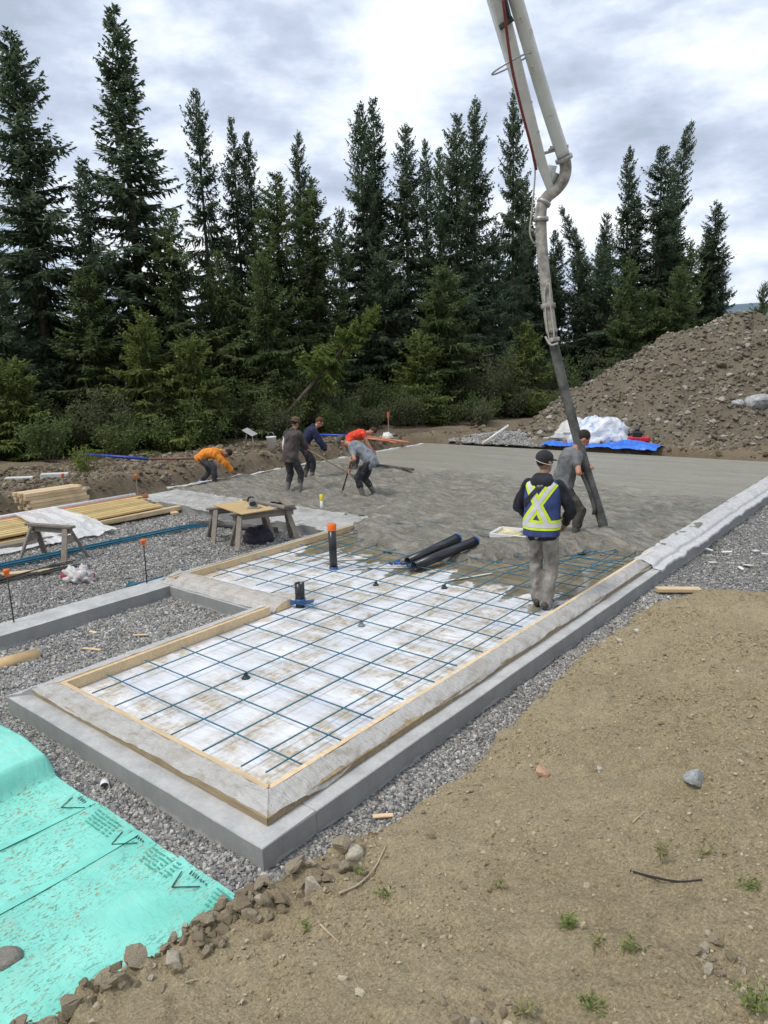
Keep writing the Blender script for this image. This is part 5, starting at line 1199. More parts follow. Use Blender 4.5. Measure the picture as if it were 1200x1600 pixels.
for k, x0 in enumerate((1.15, 1.79, 2.43)):       # printed corner brackets and lines of small print along the hem
    b = MB()
    for (ax, ay, bx, by) in ((x0 - .02, -1.06, x0 + .04, -1.17), (x0 + .04, -1.17, x0 + .17, -1.07)):
        b.bar((ax, ay, on_sheet(ax, ay)), (bx, by, on_sheet(bx, by)), .007, .002)
    b.build('printed_bracket', M['ink'], o1)
    b = MB()
    for q in range(7):
        xx = x0 + .02 + q*.026; b.bar((xx, -1.015 - .003*q, on_sheet(xx, -1.02)), (xx + .012, -1.045, on_sheet(xx, -1.045)), .007, .002)
    b.build('printed_marks', M['ink'], o1)
    b = MB()
    for r_ in range(5):
        for q in range(6):
            xx = x0 + .27 + q*.05 + .01*r_; yy = -1.03 - r_*.028; b.bar((xx, yy, on_sheet(xx, yy)), (xx + rgl.uniform(.02, .045), yy, on_sheet(xx + .04, yy)), .010, .002)
    b.build('printed_lines', M['inkg'], o1)
# tape seams
for (a, bq, lab) in (((1.22, -3.2), (1.30, -1.0), 'seam'), ((1.80, -3.2), (1.86, -1.02), 'seam')):
    b = MB(); n = 30; prev = None
    for k in range(n + 1):
        t = k/n; x = lerp(a[0], bq[0], t); y = lerp(a[1], bq[1], t); p = (x, y, on_sheet(x, y) + .002)
        if prev: b.bar(prev, p, .06, .002)
        prev = p
    M['tealtape'] = M.get('tealtape') or simple('green_tape_mat', (.21, .66, .545), .4, .1); b.build('tape_seam', M['tealtape'], o1)
# folded bundle under the wrap
def f3(u, v):
    x = -1.2 + u*1.98; vv = v
    y = np.interp(vv, [0, .12, .2, .62, .72, .88, 1], [-.985, -.99, -1.02, -1.40, -1.45, -1.50, -1.66]); z = np.interp(vv, [0, .12, .2, .62, .72, .88, 1], [-.19, -.05, .02, .02, -.02, -.12, -.155])
    endf = sstep(1.0, .95, u); z = lerp(-.17, z, endf) + endf*(.035*fbm(x*3, y*4, 4, 151) + .03*np.abs(fbm(x*5 + y*3, y*7, 3, 152))*(vv > .6)); x = x + .03*fbm(y*6, z*8, 3, 153)*endf
    return x, y, z
tag(link('wrapped_bundle', grid_sheet(110, 70, f3), M['teal']), 'folded bundle under crumpled green wrap at the left edge', 'bundle')

# ------------------------------------------------------------------ things along the back of the site
gq = ground_at
def put(mb, name, mat, loc, rot, label, cat, group=None):
    return tag(mb.build(name, mat, None, loc, rot), label, cat, group)
M['styro'] = simple('white_foam_mat', (.60, .60, .58), .8, .12, 6)
for k, (x, y, lab) in enumerate(((-12.1, 4.6, 'white foam block on the dark ground, middle one of three'), (-11.45, 5.17, 'white foam block on the dark ground, right one of three'), (-12.6, 3.95, 'white foam block cut off by the left edge, left one of three'))):
    put(MB().box((0, 0, 0), (.62, .24, .13), bev=.01), 'foam_block', M['styro'], (x, y, gq(x, y) + .07), (0, .03, rad(58)), lab, 'foam block', 'white foam blocks')
M['bluepipe'] = simple('blue_pipe_mat', (.02, .06, .38), .4, .2); M['brownpipe'] = simple('brown_pipe_mat', (.2, .1, .07), .5, .2)
t = empty('blue_pipe', 'long blue pipe ending in brown, lying in front of the thicket', 'pipe', (-12, 8, .40))
MB().tube([(-2.3, -.72, .08), (.15, .05, -.02)], .042, 10).build('blue_section', M['bluepipe'], t); MB().tube([(.15, .05, -.02), (1.75, .66, .02)], .036, 10).build('brown_section', M['brownpipe'], t)
t = empty('bucket', 'white plastic bucket standing on the bank behind the worker in brown', 'bucket', (-10.75, 11.65, gq(-10.75, 11.65)))
MB().lathe([(.12, 0), (.15, .36), (.16, .365), (.16, .39), (.14, .39), (.115, .02)], n=22).build('pail', M['pvc'], t)
MB().tube(spline([(.155, 0, .36), (.12, 0, .48), (0, 0, .53), (-.12, 0, .48), (-.155, 0, .36)]), .006, 6).build('handle', M['steel'], t)
t = empty('float_blade', 'bent metal float resting on a short stick beside the bucket', 'trowel', (-11.2, 11.2, gq(-11.2, 11.2)))
MB().box((0, 0, .50), (.5, .22, .015), Matrix.Rotation(.35, 3, 'Y') @ Matrix.Rotation(.3, 3, 'X'), .004).build('blade', M['steel'], t); MB().tube([(.1, .0, .46), (.28, -.1, 0)], .018, 8).build('stick', M['wood_old'], t); MB().tube([(-.2, .05, .5), (-.35, .1, 0)], .018, 8).build('stick', M['wood_old'], t)
t = empty('spray_can', 'white bottle standing beside the bucket', 'bottle', (-10.45, 11.9, gq(-10.45, 11.9))); MB().lathe([(.06, 0), (.065, .02), (.065, .36), (.03, .44), (.03, .5)], n=14).build('body', M['pvc'], t); MB().lathe([(.034, .5), (.034, .54)], n=12).build('cap', M['pvc'], t)
for k, (x, y, s) in enumerate(((-9.75, 16.1, .2), (-9.3, 16.3, .17))): crumple('white_sack', (x, y, gq(x, y) - .02), s, s*1.1, 20 + k, M['pvc'], ('left of two small white sacks at the survey stake', 'right of two small white sacks at the survey stake')[k], 'sack')
put(MB().box((0, 0, 0), (3.1, .14, .05), bev=.004), 'lumber_board', M['wood'], (-12.1, 20.2, gq(-12.1, 20.2) + .28), (0, 0, rad(7)), 'pale board lying on dark brush before the trees', 'board')
put(MB().box((0, 0, 0), (1.9, .18, .07), bev=.004), 'lumber_board', M['wood_old'], (-11.9, 20.0, gq(-11.9, 20.0) + .2), (0, 0, rad(7)), 'grey board under the pale one before the trees', 'board')
for k in range(5):
    a0 = (-10.6 + .1*k, 15.1 + .12*k, .30 + .02*k); put(MB().tube([(0, 0, 0), (1.7 + rgl.uniform(-.3, .3), rgl.uniform(-.2, .2), -.1)], .03, 8), 'orange_rod', M['pinkpipe'] if k % 2 == 0 else M['wood_old'], (a0[0], a0[1], gq(a0[0], a0[1]) + .06 + .02*k), (0, 0, 0), 'orange-brown rod lying on the bank behind the slab', 'rod', 'rods on the bank behind the slab')
put(MB().tube([(0, 0, 0), (1.6, .35, -.1)], .035, 8), 'blue_pole', M['bluepipe'], (-8.9, 11.3, .88), (0, -.05, 0), 'blue pole held level behind the bending worker in navy', 'pole')
# gravel heap behind the slab
def hh(x, y): return .46*np.exp(-(((x + 6.1)/1.9)**2 + ((y - 18.3)/.85)**2)) + .06*fbm(x*3, y*3, 3, 171) + .08
heap = tag(heightfield('gravel_heap', np.arange(-9.2, -3.2, .09), np.arange(17.1, 20.2, .09), lambda x, y: hh(x, y)*.75 + .0, M['gravel'], lambda x, y: hh(x, y) > .13), 'low heap of light grey gravel behind the slab', 'gravel heap')
hx, hy = rect_pts(6000, -9, -3.3, 17.2, 20, lambda x, y: hh(x, y) > .15); hsz = RNG.uniform(.015, .04, len(hx))
M['lightgravel'] = m_stone('light_gravel_mat', [(.27, .27, .265), (.36, .36, .35), (.46, .46, .45), (.33, .32, .3), (.56, .55, .53)])
tag(scatter('heap_stones', np.stack([hx, hy, hh(hx, hy)*.75 + .01], 1), hsz, M['lightgravel'], seed=22), 'loose stones of the light grey gravel heap', 'gravel')
put(MB().tube([(0, 0, 0), (.55, .75, .55)], .04, 10), 'white_pipe', M['pvc'], (-6.45, 16.95, .14), (0, 0, 0), 'white pipe leaning on the gravel heap behind the slab', 'pipe')
# tarp bundle, boards, blue tarp, red tool
def m_tarp(name, c1, c2, th):
    m, nt, b, N, L = new_mat(name); n = noise(nt, 4, 4, .6, dist=1)
    L(ramp(nt, n, [(th - .03, c1), (th + .03, c2)]), b.inputs['Base Color']); b.inputs['Roughness'].default_value = .35
    bump(nt, b, noise(nt, 5, 4, .5, dist=1.5), .5, .06); return m
M['tarp_w'] = m_tarp('white_blue_wrap_mat', (.72, .75, .80), (.33, .48, .72), .56); M['tarp_b'] = m_tarp('blue_tarp_mat', (.02, .13, .62), (.03, .2, .75), .5)
crumple('tarp_bundle', (-3.0, 18.25, .1), .72, .95, 31, M['tarp_w'], 'big crumpled bundle of white and blue wrap behind the slab', 'bundle', 64, 1.5, .64, .2, 2.0)
crumple('white_sheet', (-3.95, 18.6, .1), .6, .85, 33, M['styro'], 'smooth white sheet covering the left side of the wrap bundle', 'sheet', 40, 1.2, .64, .15, 1.6)
def bt(u, v):
    x = -4.5 + u*3.6; y = 17.2 + v*.75 + .1*fbm(x*2, v, 3, 181) + .02*x; return x, y, .17 + .10*np.abs(fbm(x*2.5, y*4, 4, 182)) + .05*np.sin(v*PI) + .16*np.exp(-((x + 1.7)/.7)**2)*np.sin(v*PI)
tag(link('blue_tarp', grid_sheet(90, 20, bt), M['tarp_b']), 'bright blue tarp lying along the back edge of the slab', 'tarp')
for k in range(5):
    put(MB().box((0, 0, 0), (1.5 - .1*k, .28, .05), bev=.004), 'white_board', M['styro'], (-3.95 + .1*k + rgl.uniform(-.1, .1), 17.95 + .02*k, .31 + .052*k), (0, 0, rad(3 + rgl.uniform(-6, 6))), 'white board in the stack on the blue tarp', 'board', 'white boards stacked on the blue tarp')
t = empty('plate_compactor', 'red and black engine tool standing right of the wrap bundle', 'machine', (-1.7, 18.0, .25), .4)
MB().box((0, 0, .12), (.62, .3, .2), bev=.04).build('body', simple('red_paint_mat', (.55, .02, .03), .4), t); MB().box((-.05, 0, .28), (.28, .26, .2), bev=.04).build('engine', M['black'], t); MB().tube([(-.05, 0, .36), (-.05, 0, .47)], .07, 12).build('air_filter', M['black'], t)
for sx_ in (-1, 1): MB().tube([(sx_*.2, -.16, .05), (sx_*.2, .16, .05)], .06, 12).build('wheel', M['black'], t)
# pale boulder wrapped in plastic on the pile, slab fragment on the bank
x, y = .75, 21.6; o = link('boulder', rock_mesh('boulder', 203, 3, .2, .8), simple('boulder_mat', (.42, .43, .43), .8, .3, 2), None, (x, y, float(pz(np.array([x]), np.array([y]))[0]) + .1), (0, 0, 1)); o.scale = (.5, .38, .42); tag(o, 'pale grey boulder low on the rubble heap at the right edge', 'boulder')
x, y = .2, 21.2; o = link('boulder', rock_mesh('boulder', 205, 3, .2, .8), bpy.data.materials['boulder_mat'], None, (x, y, float(pz(np.array([x]), np.array([y]))[0]) + .05), (0, 0, 2)); o.scale = (.25, .2, .2); tag(o, 'smaller pale boulder left of the big one on the heap', 'boulder')
# screed boards on the slab
put(MB().box((0, 0, 0), (1.6, .09, .05), bev=.004), 'screed_board', M['hosegrey'], (-5.9, 11.5, .11), (0, 0, rad(-10)), 'dark screed board lying on the wet concrete', 'screed')
put(MB().box((0, 0, 0), (1.1, .08, .05), bev=.004), 'screed_board', M['wood_old'], (-7.1, 11.3, .11), (0, 0, rad(-4)), 'wooden screed board left of the dark one', 'screed')
# torn-up stump with roots
t = empty('root_stump', 'torn reddish stump with roots at the foot of the thicket', 'stump', (-10.4, 26.6, .3)); M['rootwood'] = simple('root_mat', (.13, .07, .045), .95, .4, 8, .5, 30)
b = MB()
for k in range(16):
    a = rgl.uniform(0, 6.28); e = Vector((math.cos(a)*rgl.uniform(.4, 1.2), math.sin(a)*.6, rgl.uniform(.2, 1.5))); b.tube(spline([(0, 0, .2), e*.5 + Vector((rgl.uniform(-.2, .2), rgl.uniform(-.2, .2), .1)), e], 4), [lerp(.09, .015, q/8) for q in range(9)], 6)
b.build('roots', M['rootwood'], t); MB().tube([(0, 0, -.1), (.05, 0, .5)], [.32, .2], 10).build('stump', M['rootwood'], t)
# ------------------------------------------------------------------ people
from mathutils import noise as mnoise
def remeshed(name, mb, voxel, smooth=4, wr=0.0, ws=9.0, seed=0):
    """union of closed shapes as one continuous skin; wr adds cloth folds"""
    me = mb.mesh(name + '_src'); ob = bpy.data.objects.new('tmp', me); COL.objects.link(ob)
    r = ob.modifiers.new('r', 'REMESH'); r.mode = 'VOXEL'; r.voxel_size = voxel; r.use_smooth_shade = True
    s = ob.modifiers.new('s', 'SMOOTH'); s.factor = .5; s.iterations = smooth
    dg = bpy.context.evaluated_depsgraph_get(); dg.update()
    out = bpy.data.meshes.new_from_object(ob.evaluated_get(dg)); out.name = name
    bpy.data.objects.remove(ob); bpy.data.meshes.remove(me)
    if wr:
        n = len(out.vertices); co = np.empty(n*3, np.float32); out.vertices.foreach_get('co', co); co = co.reshape(-1, 3)
        nr = np.empty(n*3, np.float32); out.vertices.foreach_get('normal', nr); nr = nr.reshape(-1, 3)
        d = np.array([(1 - 2*abs(mnoise.noise(Vector((p[0]*ws + seed, p[1]*ws, p[2]*ws*.6))))) - .6 + .5*mnoise.noise(Vector((p[0]*ws*2.2, p[1]*ws*2.2 + seed, p[2]*ws*1.5))) for p in co])
        co = co + nr*(d*wr)[:, None]; out.vertices.foreach_set('co', co.astype(np.float32).ravel()); out.update()
    out.polygons.foreach_set('use_smooth', np.ones(len(out.polygons), bool))
    return out
def capsule(mb, a, b, ra, rb, n=12):
    a = Vector(a); b = Vector(b); d = (b - a); L_ = d.length; d.normalize()
    pts = [a - d*ra*.95, a - d*ra*.7, a - d*ra*.35, a, a + d*L_*.25, a + d*L_*.5, a + d*L_*.75, b, b + d*rb*.35, b + d*rb*.7, b + d*rb*.95]
    rs = [ra*.3, ra*.71, ra*.93, ra, lerp(ra, rb, .25), lerp(ra, rb, .5), lerp(ra, rb, .75), rb, rb*.93, rb*.71, rb*.3]
    mb.tube(pts, rs, n); return mb
def ellip(mb, c, r, rot=None):
    v = bmesh.ops.create_uvsphere(mb.bm, u_segments=16, v_segments=10, radius=1)['verts']
    Mx = Matrix.Translation(Vector(c)) @ (rot.to_4x4() if rot is not None else Matrix()) @ Matrix.Diagonal((*r, 1)); bmesh.ops.transform(mb.bm, matrix=Mx, verts=v); return mb
def loft(mb, rings, n=20):
    """rings: (centre, side vec, fwd vec, half width, half depth)"""
    R = []
    for c, sx_, fy, w, d in rings:
        R.append([mb.bm.verts.new(c + sx_*w*math.copysign(abs(math.cos(a))**.85, math.cos(a)) + fy*d*math.sin(a)) for a in [2*PI*k/n for k in range(n)]])
    for a, b in zip(R[:-1], R[1:]):
        for k in range(n): mb.bm.faces.new((a[k], a[(k + 1) % n], b[(k + 1) % n], b[k]))
    mb.bm.faces.new(R[0][::-1]); mb.bm.faces.new(R[-1]); return mb
def ik(a, b, l1, l2, pole):
    a = Vector(a); b = Vector(b); d = b - a; D = min(d.length, (l1 + l2)*.998); u = d.normalized(); b = a + u*D
    x = (l1*l1 - l2*l2 + D*D)/(2*D); h = math.sqrt(max(0, l1*l1 - x*x)); p = Vector(pole); p = (p - u*p.dot(u)).normalized()
    return a + u*x + p*h, b
SKIN = {}
def m_skin(name, c): return simple(name, c, .55, .1, 20, .1, 60)
def person(loc, rz, label, st=1.75, pelvis=(0, -.02, .93), lean=8, side=0, headpitch=None, headyaw=0, feet=((-.11, 0, 0), (.11, .0, 0)), hands=((-.25, .1, .75), (.25, .1, .75)), elbow=((-1, -.6, -.2), (1, -.6, -.2)), knee=((-.15, 1, 0), (.15, 1, 0)),
           top=(.2, .2, .2), sleeve='long', pants=(.1, .1, .1), boots=None, boot_h=.30, hat=None, hatcol=(.03, .03, .03), hair=(.02, .015, .012), skin=(.42, .24, .16), gloves=None, curve=.35, topk=1.0, grip=((0, 0, 1), (0, 0, 1)), voxel=.0105, hem=-.10):
    t = empty('person', label, 'person', loc, rz); k = st/1.75; X = Vector((1, 0, 0))
    P = Vector(pelvis); la = rad(lean)
    def dirv(a): return Vector((math.sin(rad(side)), math.sin(a), math.cos(a))).normalized()
    t1 = dirv(la*(1 - curve)); t2 = dirv(la*(1 + curve*.5)); ax = X
    def fwdv(tv): return X.cross(tv)*-1
    wa = P + t1*.20*k; ch = wa + t2*.17*k; sh = ch + t2*.15*k; nk = sh + t2*.045*k
    hp_ = la if headpitch is None else rad(headpitch)
    hd = (t2*.4 + dirv(hp_)*.6).normalized(); hc = nk + hd*.175*k
    f1_, f2_ = fwdv(t1), fwdv(t2)
    sl, sr = sh - X*.170*k - t2*.04*k, sh + X*.170*k - t2*.04*k
    # limbs
    arms = []; legs = []
    for i, s in enumerate((sl, sr)):
        e, w = ik(s, hands[i], .295*k, .255*k, elbow[i]); arms.append((s, e, w))
    for i, sg in enumerate((-1, 1)):
        hip = P + X*sg*.092*k - t1*.02; an = Vector(feet[i]) + Vector((0, 0, .085*k)); kn, an2 = ik(hip, an, .43*k, .425*k, knee[i]); legs.append((hip, kn, an2))
    def torso(mb, c=0.0, lo=-.1):
        loft(mb, [(P + t1*lo*k, X, f1_, (.135*k + c), (.098*k + c)), (P, X, f1_, .165*k + c, .118*k + c), (P + t1*.10*k, X, f1_, .158*k + c, .11*k + c), (wa, X, f1_, .15*k + c, .105*k + c), (ch, X, f2_, .168*k + c, .118*k + c), (ch + t2*.08*k, X, f2_, .172*k + c, .115*k + c), (sh, X, f2_, .150*k + c, .085*k + c), (sh + t2*.04*k, X, f2_, .075*k + c*.4, .062*k + c*.4)])
    # body: one continuous mesh
    b = MB(); torso(b, -.012)
    capsule(b, sh, nk + hd*.06*k, .062*k, .056*k)
    up = hd; hx = Matrix.Rotation(rad(headyaw), 3, up) @ X; hf = hx.cross(up)*-1
    Rh = Matrix((hx, hf, up)).transposed()
    def H(x, y, z): return hc + (hx*x + hf*y + up*z)*k
    ellip(b, H(0, -.008, .018), (.076*k, .096*k, .105*k), Rh); ellip(b, H(0, .022, -.058), (.058*k, .07*k, .065*k), Rh); capsule(b, H(0, .088, .0), H(0, .105, -.028), .013*k, .017*k, 8)
    for sg in (-1, 1): ellip(b, H(sg*.077, -.005, -.01), (.012*k, .02*k, .032*k), Rh); ellip(b, H(sg*.032, .083, .018), (.018*k, .012*k, .008*k), Rh)
    ellip(b, H(0, .084, -.062), (.026*k, .014*k, .010*k), Rh)
    for i, (s, e, w) in enumerate(arms):
        capsule(b, s, e, .050*k, .040*k); capsule(b, e, w, .041*k, .027*k)
        d = (w - e).normalized(); g = Vector(grip[i]); g = (g - d*g.dot(d)); g = g.normalized() if g.length > .01 else d.orthogonal().normalized()
        pn = d.cross(g)                                  # palm normal; fingers fan along g and curl toward pn
        if pn.dot(X*(1 if i == 0 else -1)) < 0: pn = -pn
        pc = w + d*.045*k
        capsule(b, w, w + d*.085*k, .026*k, .03*k); capsule(b, pc - g*.022*k, pc + g*.022*k, .027*k, .027*k)
        for q in range(4):
            o_ = w + d*.088*k + g*(-.033 + .022*q)*k; ln = (.030, .036, .038, .032)[q]*k
            a1 = o_ + (d*.85 + pn*.4).normalized()*ln; a2 = a1 + (d*.25 + pn*.95).normalized()*ln*.8; a3 = a2 + (d*-.45 + pn*.8).normalized()*ln*.6
            capsule(b, o_, a1, .0105, .0098, 8); capsule(b, a1, a2, .0098, .0092, 8); capsule(b, a2, a3, .0092, .0085, 8)
        o_ = w + d*.03*k + g*.03*k; a1 = o_ + (d*.55 + g*.6 + pn*.45).normalized()*.042*k; a2 = a1 + (d*.7 + pn*.7).normalized()*.03*k
        capsule(b, o_, a1, .0125, .011, 8); capsule(b, a1, a2, .011, .0095, 8)
    for (h, kn, an) in legs: capsule(b, h, kn, .075*k, .048*k); capsule(b, kn, an, .046*k, .032*k)
    link('body', remeshed('body', b, voxel, 2), m_skin('skin_mat', skin) if tuple(skin) not in SKIN else SKIN[tuple(skin)], t)
    SKIN[tuple(skin)] = bpy.data.objects[t.children[0].name].data.materials[0]
    for sg in (-1, 1):
        e_ = MB(); ellip(e_, H(sg*.032, .088, .005), (.011*k, .006*k, .007*k), Rh); e_.build('eye', M['black'], t)
    if hair:
        b = MB(); ellip(b, H(0, -.02, .032), (.083*k, .098*k, .104*k), Rh); link('hair', remeshed('hair', b, .012, 1, .004, 40), simple('hair_mat', hair, .8), t)
        # hair shell sits behind the hairline
        hb = t.children[-1]; 
    # trousers
    b = MB(); loft(b, [(P - t1*.11*k, X, f1_, .15*k, .115*k), (P, X, f1_, .178*k, .13*k), (P + t1*.06*k, X, f1_, .172*k, .125*k), (P + t1*.12*k, X, f1_, .166*k, .118*k)])
    for i, (h, kn, an) in enumerate(legs):
        low = an if not boots else lerp(kn, an, max(.1, 1 - (boot_h - .1)/.42))
        capsule(b, h, kn, .098*k, .082*k); capsule(b, kn, low, .081*k, .070*k)
        if not boots: capsule(b, low, low + Vector((0, .015, -.03)), .075*k, .078*k)
    link('trousers', remeshed('trousers', b, .013, 3, .016, 10, st*7), splatter(simple('trousers_mat', pants, .9, .35, 7, .4, 60), tuple(min(.4, c + .12) for c in pants), .62), t)
    # shoes or rubber boots
    for i, (h, kn, an) in enumerate(legs):
        b = MB(); tw = Vector(feet[i]); fd = Vector((-.12 if i == 0 else .12, 1, 0)).normalized()
        capsule(b, tw + Vector((0, 0, .048)) - fd*.055, tw + Vector((0, 0, .042)) + fd*.135, .046*k, .043*k); capsule(b, tw + Vector((0, 0, .08)), tw + Vector((0, 0, .055)) + fd*.10, .05*k, .038*k)
        b2 = lerp(an, kn, (boot_h - .09)/.42 if boots else .12); capsule(b, an - Vector((0, 0, .02)), b2, .052*k, .064*k if boots else .05*k)
        link('boot', remeshed('boot', b, .011, 2, .004 if boots else .002, 14), simple('boot_mat', boots or (.05, .045, .04), .6, .3, 10), t)
    # shirt or jacket
    b = MB(); torso(b, .024*topk, hem)
    for i, (s, e, w) in enumerate(arms):
        if sleeve == 'long': capsule(b, s, e, .068*k*topk, .058*k*topk); capsule(b, e, lerp(e, w, .93), .058*k*topk, .044*k*topk)
        elif sleeve == 'short': capsule(b, s, lerp(s, e, .55), .07*k, .064*k)
        else: capsule(b, s, lerp(s, e, .12), .068*k, .062*k)
    if sleeve == 'long' and topk > 1.15: capsule(b, sh + t2*.02 - f2_*.04, nk - f2_*.05, .085*k, .075*k)      # collar or hood
    tp = link('jacket' if sleeve == 'long' else 'shirt', remeshed('top', b, .013, 3, .016, 9, st*3), simple('top_mat', top, .9, .28, 6, .4, 60), t)
    # headgear
    if hat == 'cap':
        b = MB(); ellip(b, H(0, -.012, .052), (.092*k, .112*k, .088*k), Rh); c_ = link('cap', remeshed('cap', b, .011, 2), simple('cap_mat', hatcol, .85), t)
        b = MB(); ellip(b, H(0, .115, .036), (.066*k, .07*k, .010*k), Rh); link('brim', remeshed('brim', b, .008, 1), c_.data.materials[0], t).parent = c_
    elif hat == 'bucket':
        b = MB(); ellip(b, H(0, -.008, .08), (.098*k, .115*k, .085*k), Rh); ellip(b, H(0, -.005, .03), (.135*k, .15*k, .022*k), Rh); link('hat', remeshed('hat', b, .011, 2, .003, 20), simple('hat_mat', hatcol, .9), t)
    return t, dict(P=P, sh=sh, ch=ch, wa=wa, t1=t1, t2=t2, f2=f2_, f1=f1_, top=tp, arms=arms, H=H, hc=hc, X=X, k=k, legs=legs)
rzF = yaw*-1                     # facing the way the camera looks
def face(a): return -yaw + rad(a)    # a>0 turns left of the viewing direction

# worker in the reflective vest, seen from behind
vt, J = person((2.13, 4.08, -.045), face(-26), 'worker in blue vest with yellow stripes and grey trousers, back turned', 1.77, pelvis=(0, 0, .935), lean=7, headpitch=14, headyaw=-28,
    feet=((-.045, .06, 0), (.075, -.03, 0)), hands=((-.20, .25, .98), (.22, .24, .97)), elbow=((-1, -.55, -.4), (1, -.55, -.4)), top=(.014, .016, .024), pants=(.27, .255, .23), hat='cap', hatcol=(.025, .026, .03), topk=1.14, skin=(.33, .19, .13), hem=-.13)
def vest_parts():
    k = J['k']; P, wa, ch, sh, t1, t2, X, f1_, f2_ = J['P'], J['wa'], J['ch'], J['sh'], J['t1'], J['t2'], J['X'], J['f1'], J['f2']; c = .042
    b = MB(); loft(b, [(P - t1*.075*k, X, f1_, .172*k + c, .130*k + c), (P + t1*.10*k, X, f1_, .166*k + c, .118*k + c), (wa, X, f1_, .162*k + c, .115*k + c), (ch, X, f2_, .172*k + c, .122*k + c), (ch + t2*.09*k, X, f2_, .165*k + c, .112*k + c), (sh + t2*.005*k, X, f2_, .145*k + c, .085*k + c), (sh + t2*.04*k, X, f2_, .085*k, .062*k + c*.3)])
    me = remeshed('vest', b, .012, 3, .008, 8, 3); v = link('vest', me, simple('vest_mat', (.035, .062, .20), .8, .2, 9, .3, 90), vt)
    bvh = BVHTree.FromPolygons([x.co for x in me.vertices], [p.vertices[:] for p in me.polygons])
    def hit(u, z):                      # u across the back, z height: point on the back of the vest
        o_ = Vector((u, -1, z)); h = bvh.ray_cast(o_, Vector((0, 1, 0))); return (h[0], h[1]) if h[0] is not None else (None, None)
    def ribbon(name, a, bq, w, off, mat):
        bm = bmesh.new(); rows = []; n = 26; d = (Vector(bq) - Vector(a)).normalized(); pr = Vector((-d.y, d.x))
        for i in range(n + 1):
            c_ = Vector(a).lerp(Vector(bq), i/n); row = []
            for j in range(5):
                q = c_ + pr*w*(j/4 - .5); h, nn = hit(q.x, q.y)
                row.append(bm.verts.new(h + nn*off) if h is not None else None)
            rows.append(row)
        for r0, r1 in zip(rows[:-1], rows[1:]):
            for j in range(4):
                f = (r0[j], r0[j + 1], r1[j + 1], r1[j])
                if all(f): bm.faces.new(f).smooth = True
        me = bpy.data.meshes.new(name); bm.to_mesh(me); bm.free(); return link(name, me, mat, v)
    hv = simple('hi_vis_yellow_mat', (.62, .80, .03), .6, .06); hv.node_tree.nodes['Principled BSDF'].inputs['Emission Strength'].default_value = 0
    sv = simple('reflective_tape_mat', (.62, .62, .64), .35, .06)
    zb, zt_ = .99*k, sh.z + .01
    for q, (w, off, mm, nm) in enumerate(((.106, .005, hv, 'stripe'), (.046, .009, sv, 'reflective_tape'))):
        ribbon(nm, (-.155, zb + .02), (.135, zt_), w, off, mm); ribbon(nm, (.10, zb), (-.14, zt_), w, off + .0015, mm)
    def band(name, z, w, off, mat):
        bm = bmesh.new(); rows = []
        for i in range(56):
            a = 2*PI*i/56; row = []
            for j in range(4):
                zz = z + w*(j/3 - .5); h = bvh.ray_cast(Vector((math.cos(a)*.9, J['P'].y + math.sin(a)*.9, zz)), Vector((-math.cos(a), -math.sin(a), 0)))
                row.append(bm.verts.new(h[0] + h[1]*off))
            rows.append(row)
        for i in range(56):
            r0, r1 = rows[i], rows[(i + 1) % 56]
            for j in range(3): bm.faces.new((r0[j], r1[j], r1[j + 1], r0[j + 1])).smooth = True
        me = bpy.data.meshes.new(name); bm.to_mesh(me); bm.free(); link(name, me, mat, v)
    band('stripe', zb, .112, .007, hv); band('reflective_tape', zb, .052, .011, sv)
    # dark shoulder strap and white goggle strap
    ribbon('bag_strap', (-.19, 1.19*k), (.02, zt_ + .0), .05, .013, M['black'])
    b = MB(); Hh = J['H']; b.tube([Hh(.088*math.cos(a), -.012 + .108*math.sin(a), .005 - .035*math.cos(a)) for a in np.linspace(0, 2*PI, 25)], .0032, 6, False); b.build('goggle_strap', M['pvc'], vt)
    b = MB(); capsule(b, J['sh'] - f2_*.085*k + X*-.06, J['sh'] - f2_*.085*k + X*.06, .075*k, .075*k); capsule(b, J['sh'] + t2*.045 - f2_*.05 - X*.055, J['sh'] + t2*.045 - f2_*.05 + X*.055, .06*k, .06*k)
    link('hood', remeshed('hood', b, .011, 4, .008, 12), simple('hood_mat', (.02, .022, .03), .9), vt)
vest_parts()

# worker steering the hose: grey T-shirt, bent forward, facing right
def to_local(w, loc, rz):
    d = Vector(w) - Vector(loc); c, s = math.cos(-rz), math.sin(-rz); return (d.x*c - d.y*s, d.x*s + d.y*c, d.z)
L1, R1 = (1.07, 6.96, -.02), face(-90)
person(L1, R1, 'worker in grey T-shirt bending over to steer the hose with both hands', 1.82, pelvis=(0, -.04, .90), lean=19, headpitch=52, feet=((-.16, -.05, 0), (.14, .12, 0)), hands=(to_local((1.31, 7.20, 1.15), L1, R1), to_local((1.31, 6.985, 1.06), L1, R1)), elbow=((-1, -.1, -.6), (1, -.2, -.6)),
    top=(.165, .17, .175), sleeve='short', pants=(.085, .08, .07), boots=(.09, .085, .07), hair=(.02, .014, .01), skin=(.46, .23, .15), curve=.25, grip=((0, 1, 0), (0, 1, 0)), hem=-.14, topk=1.9)

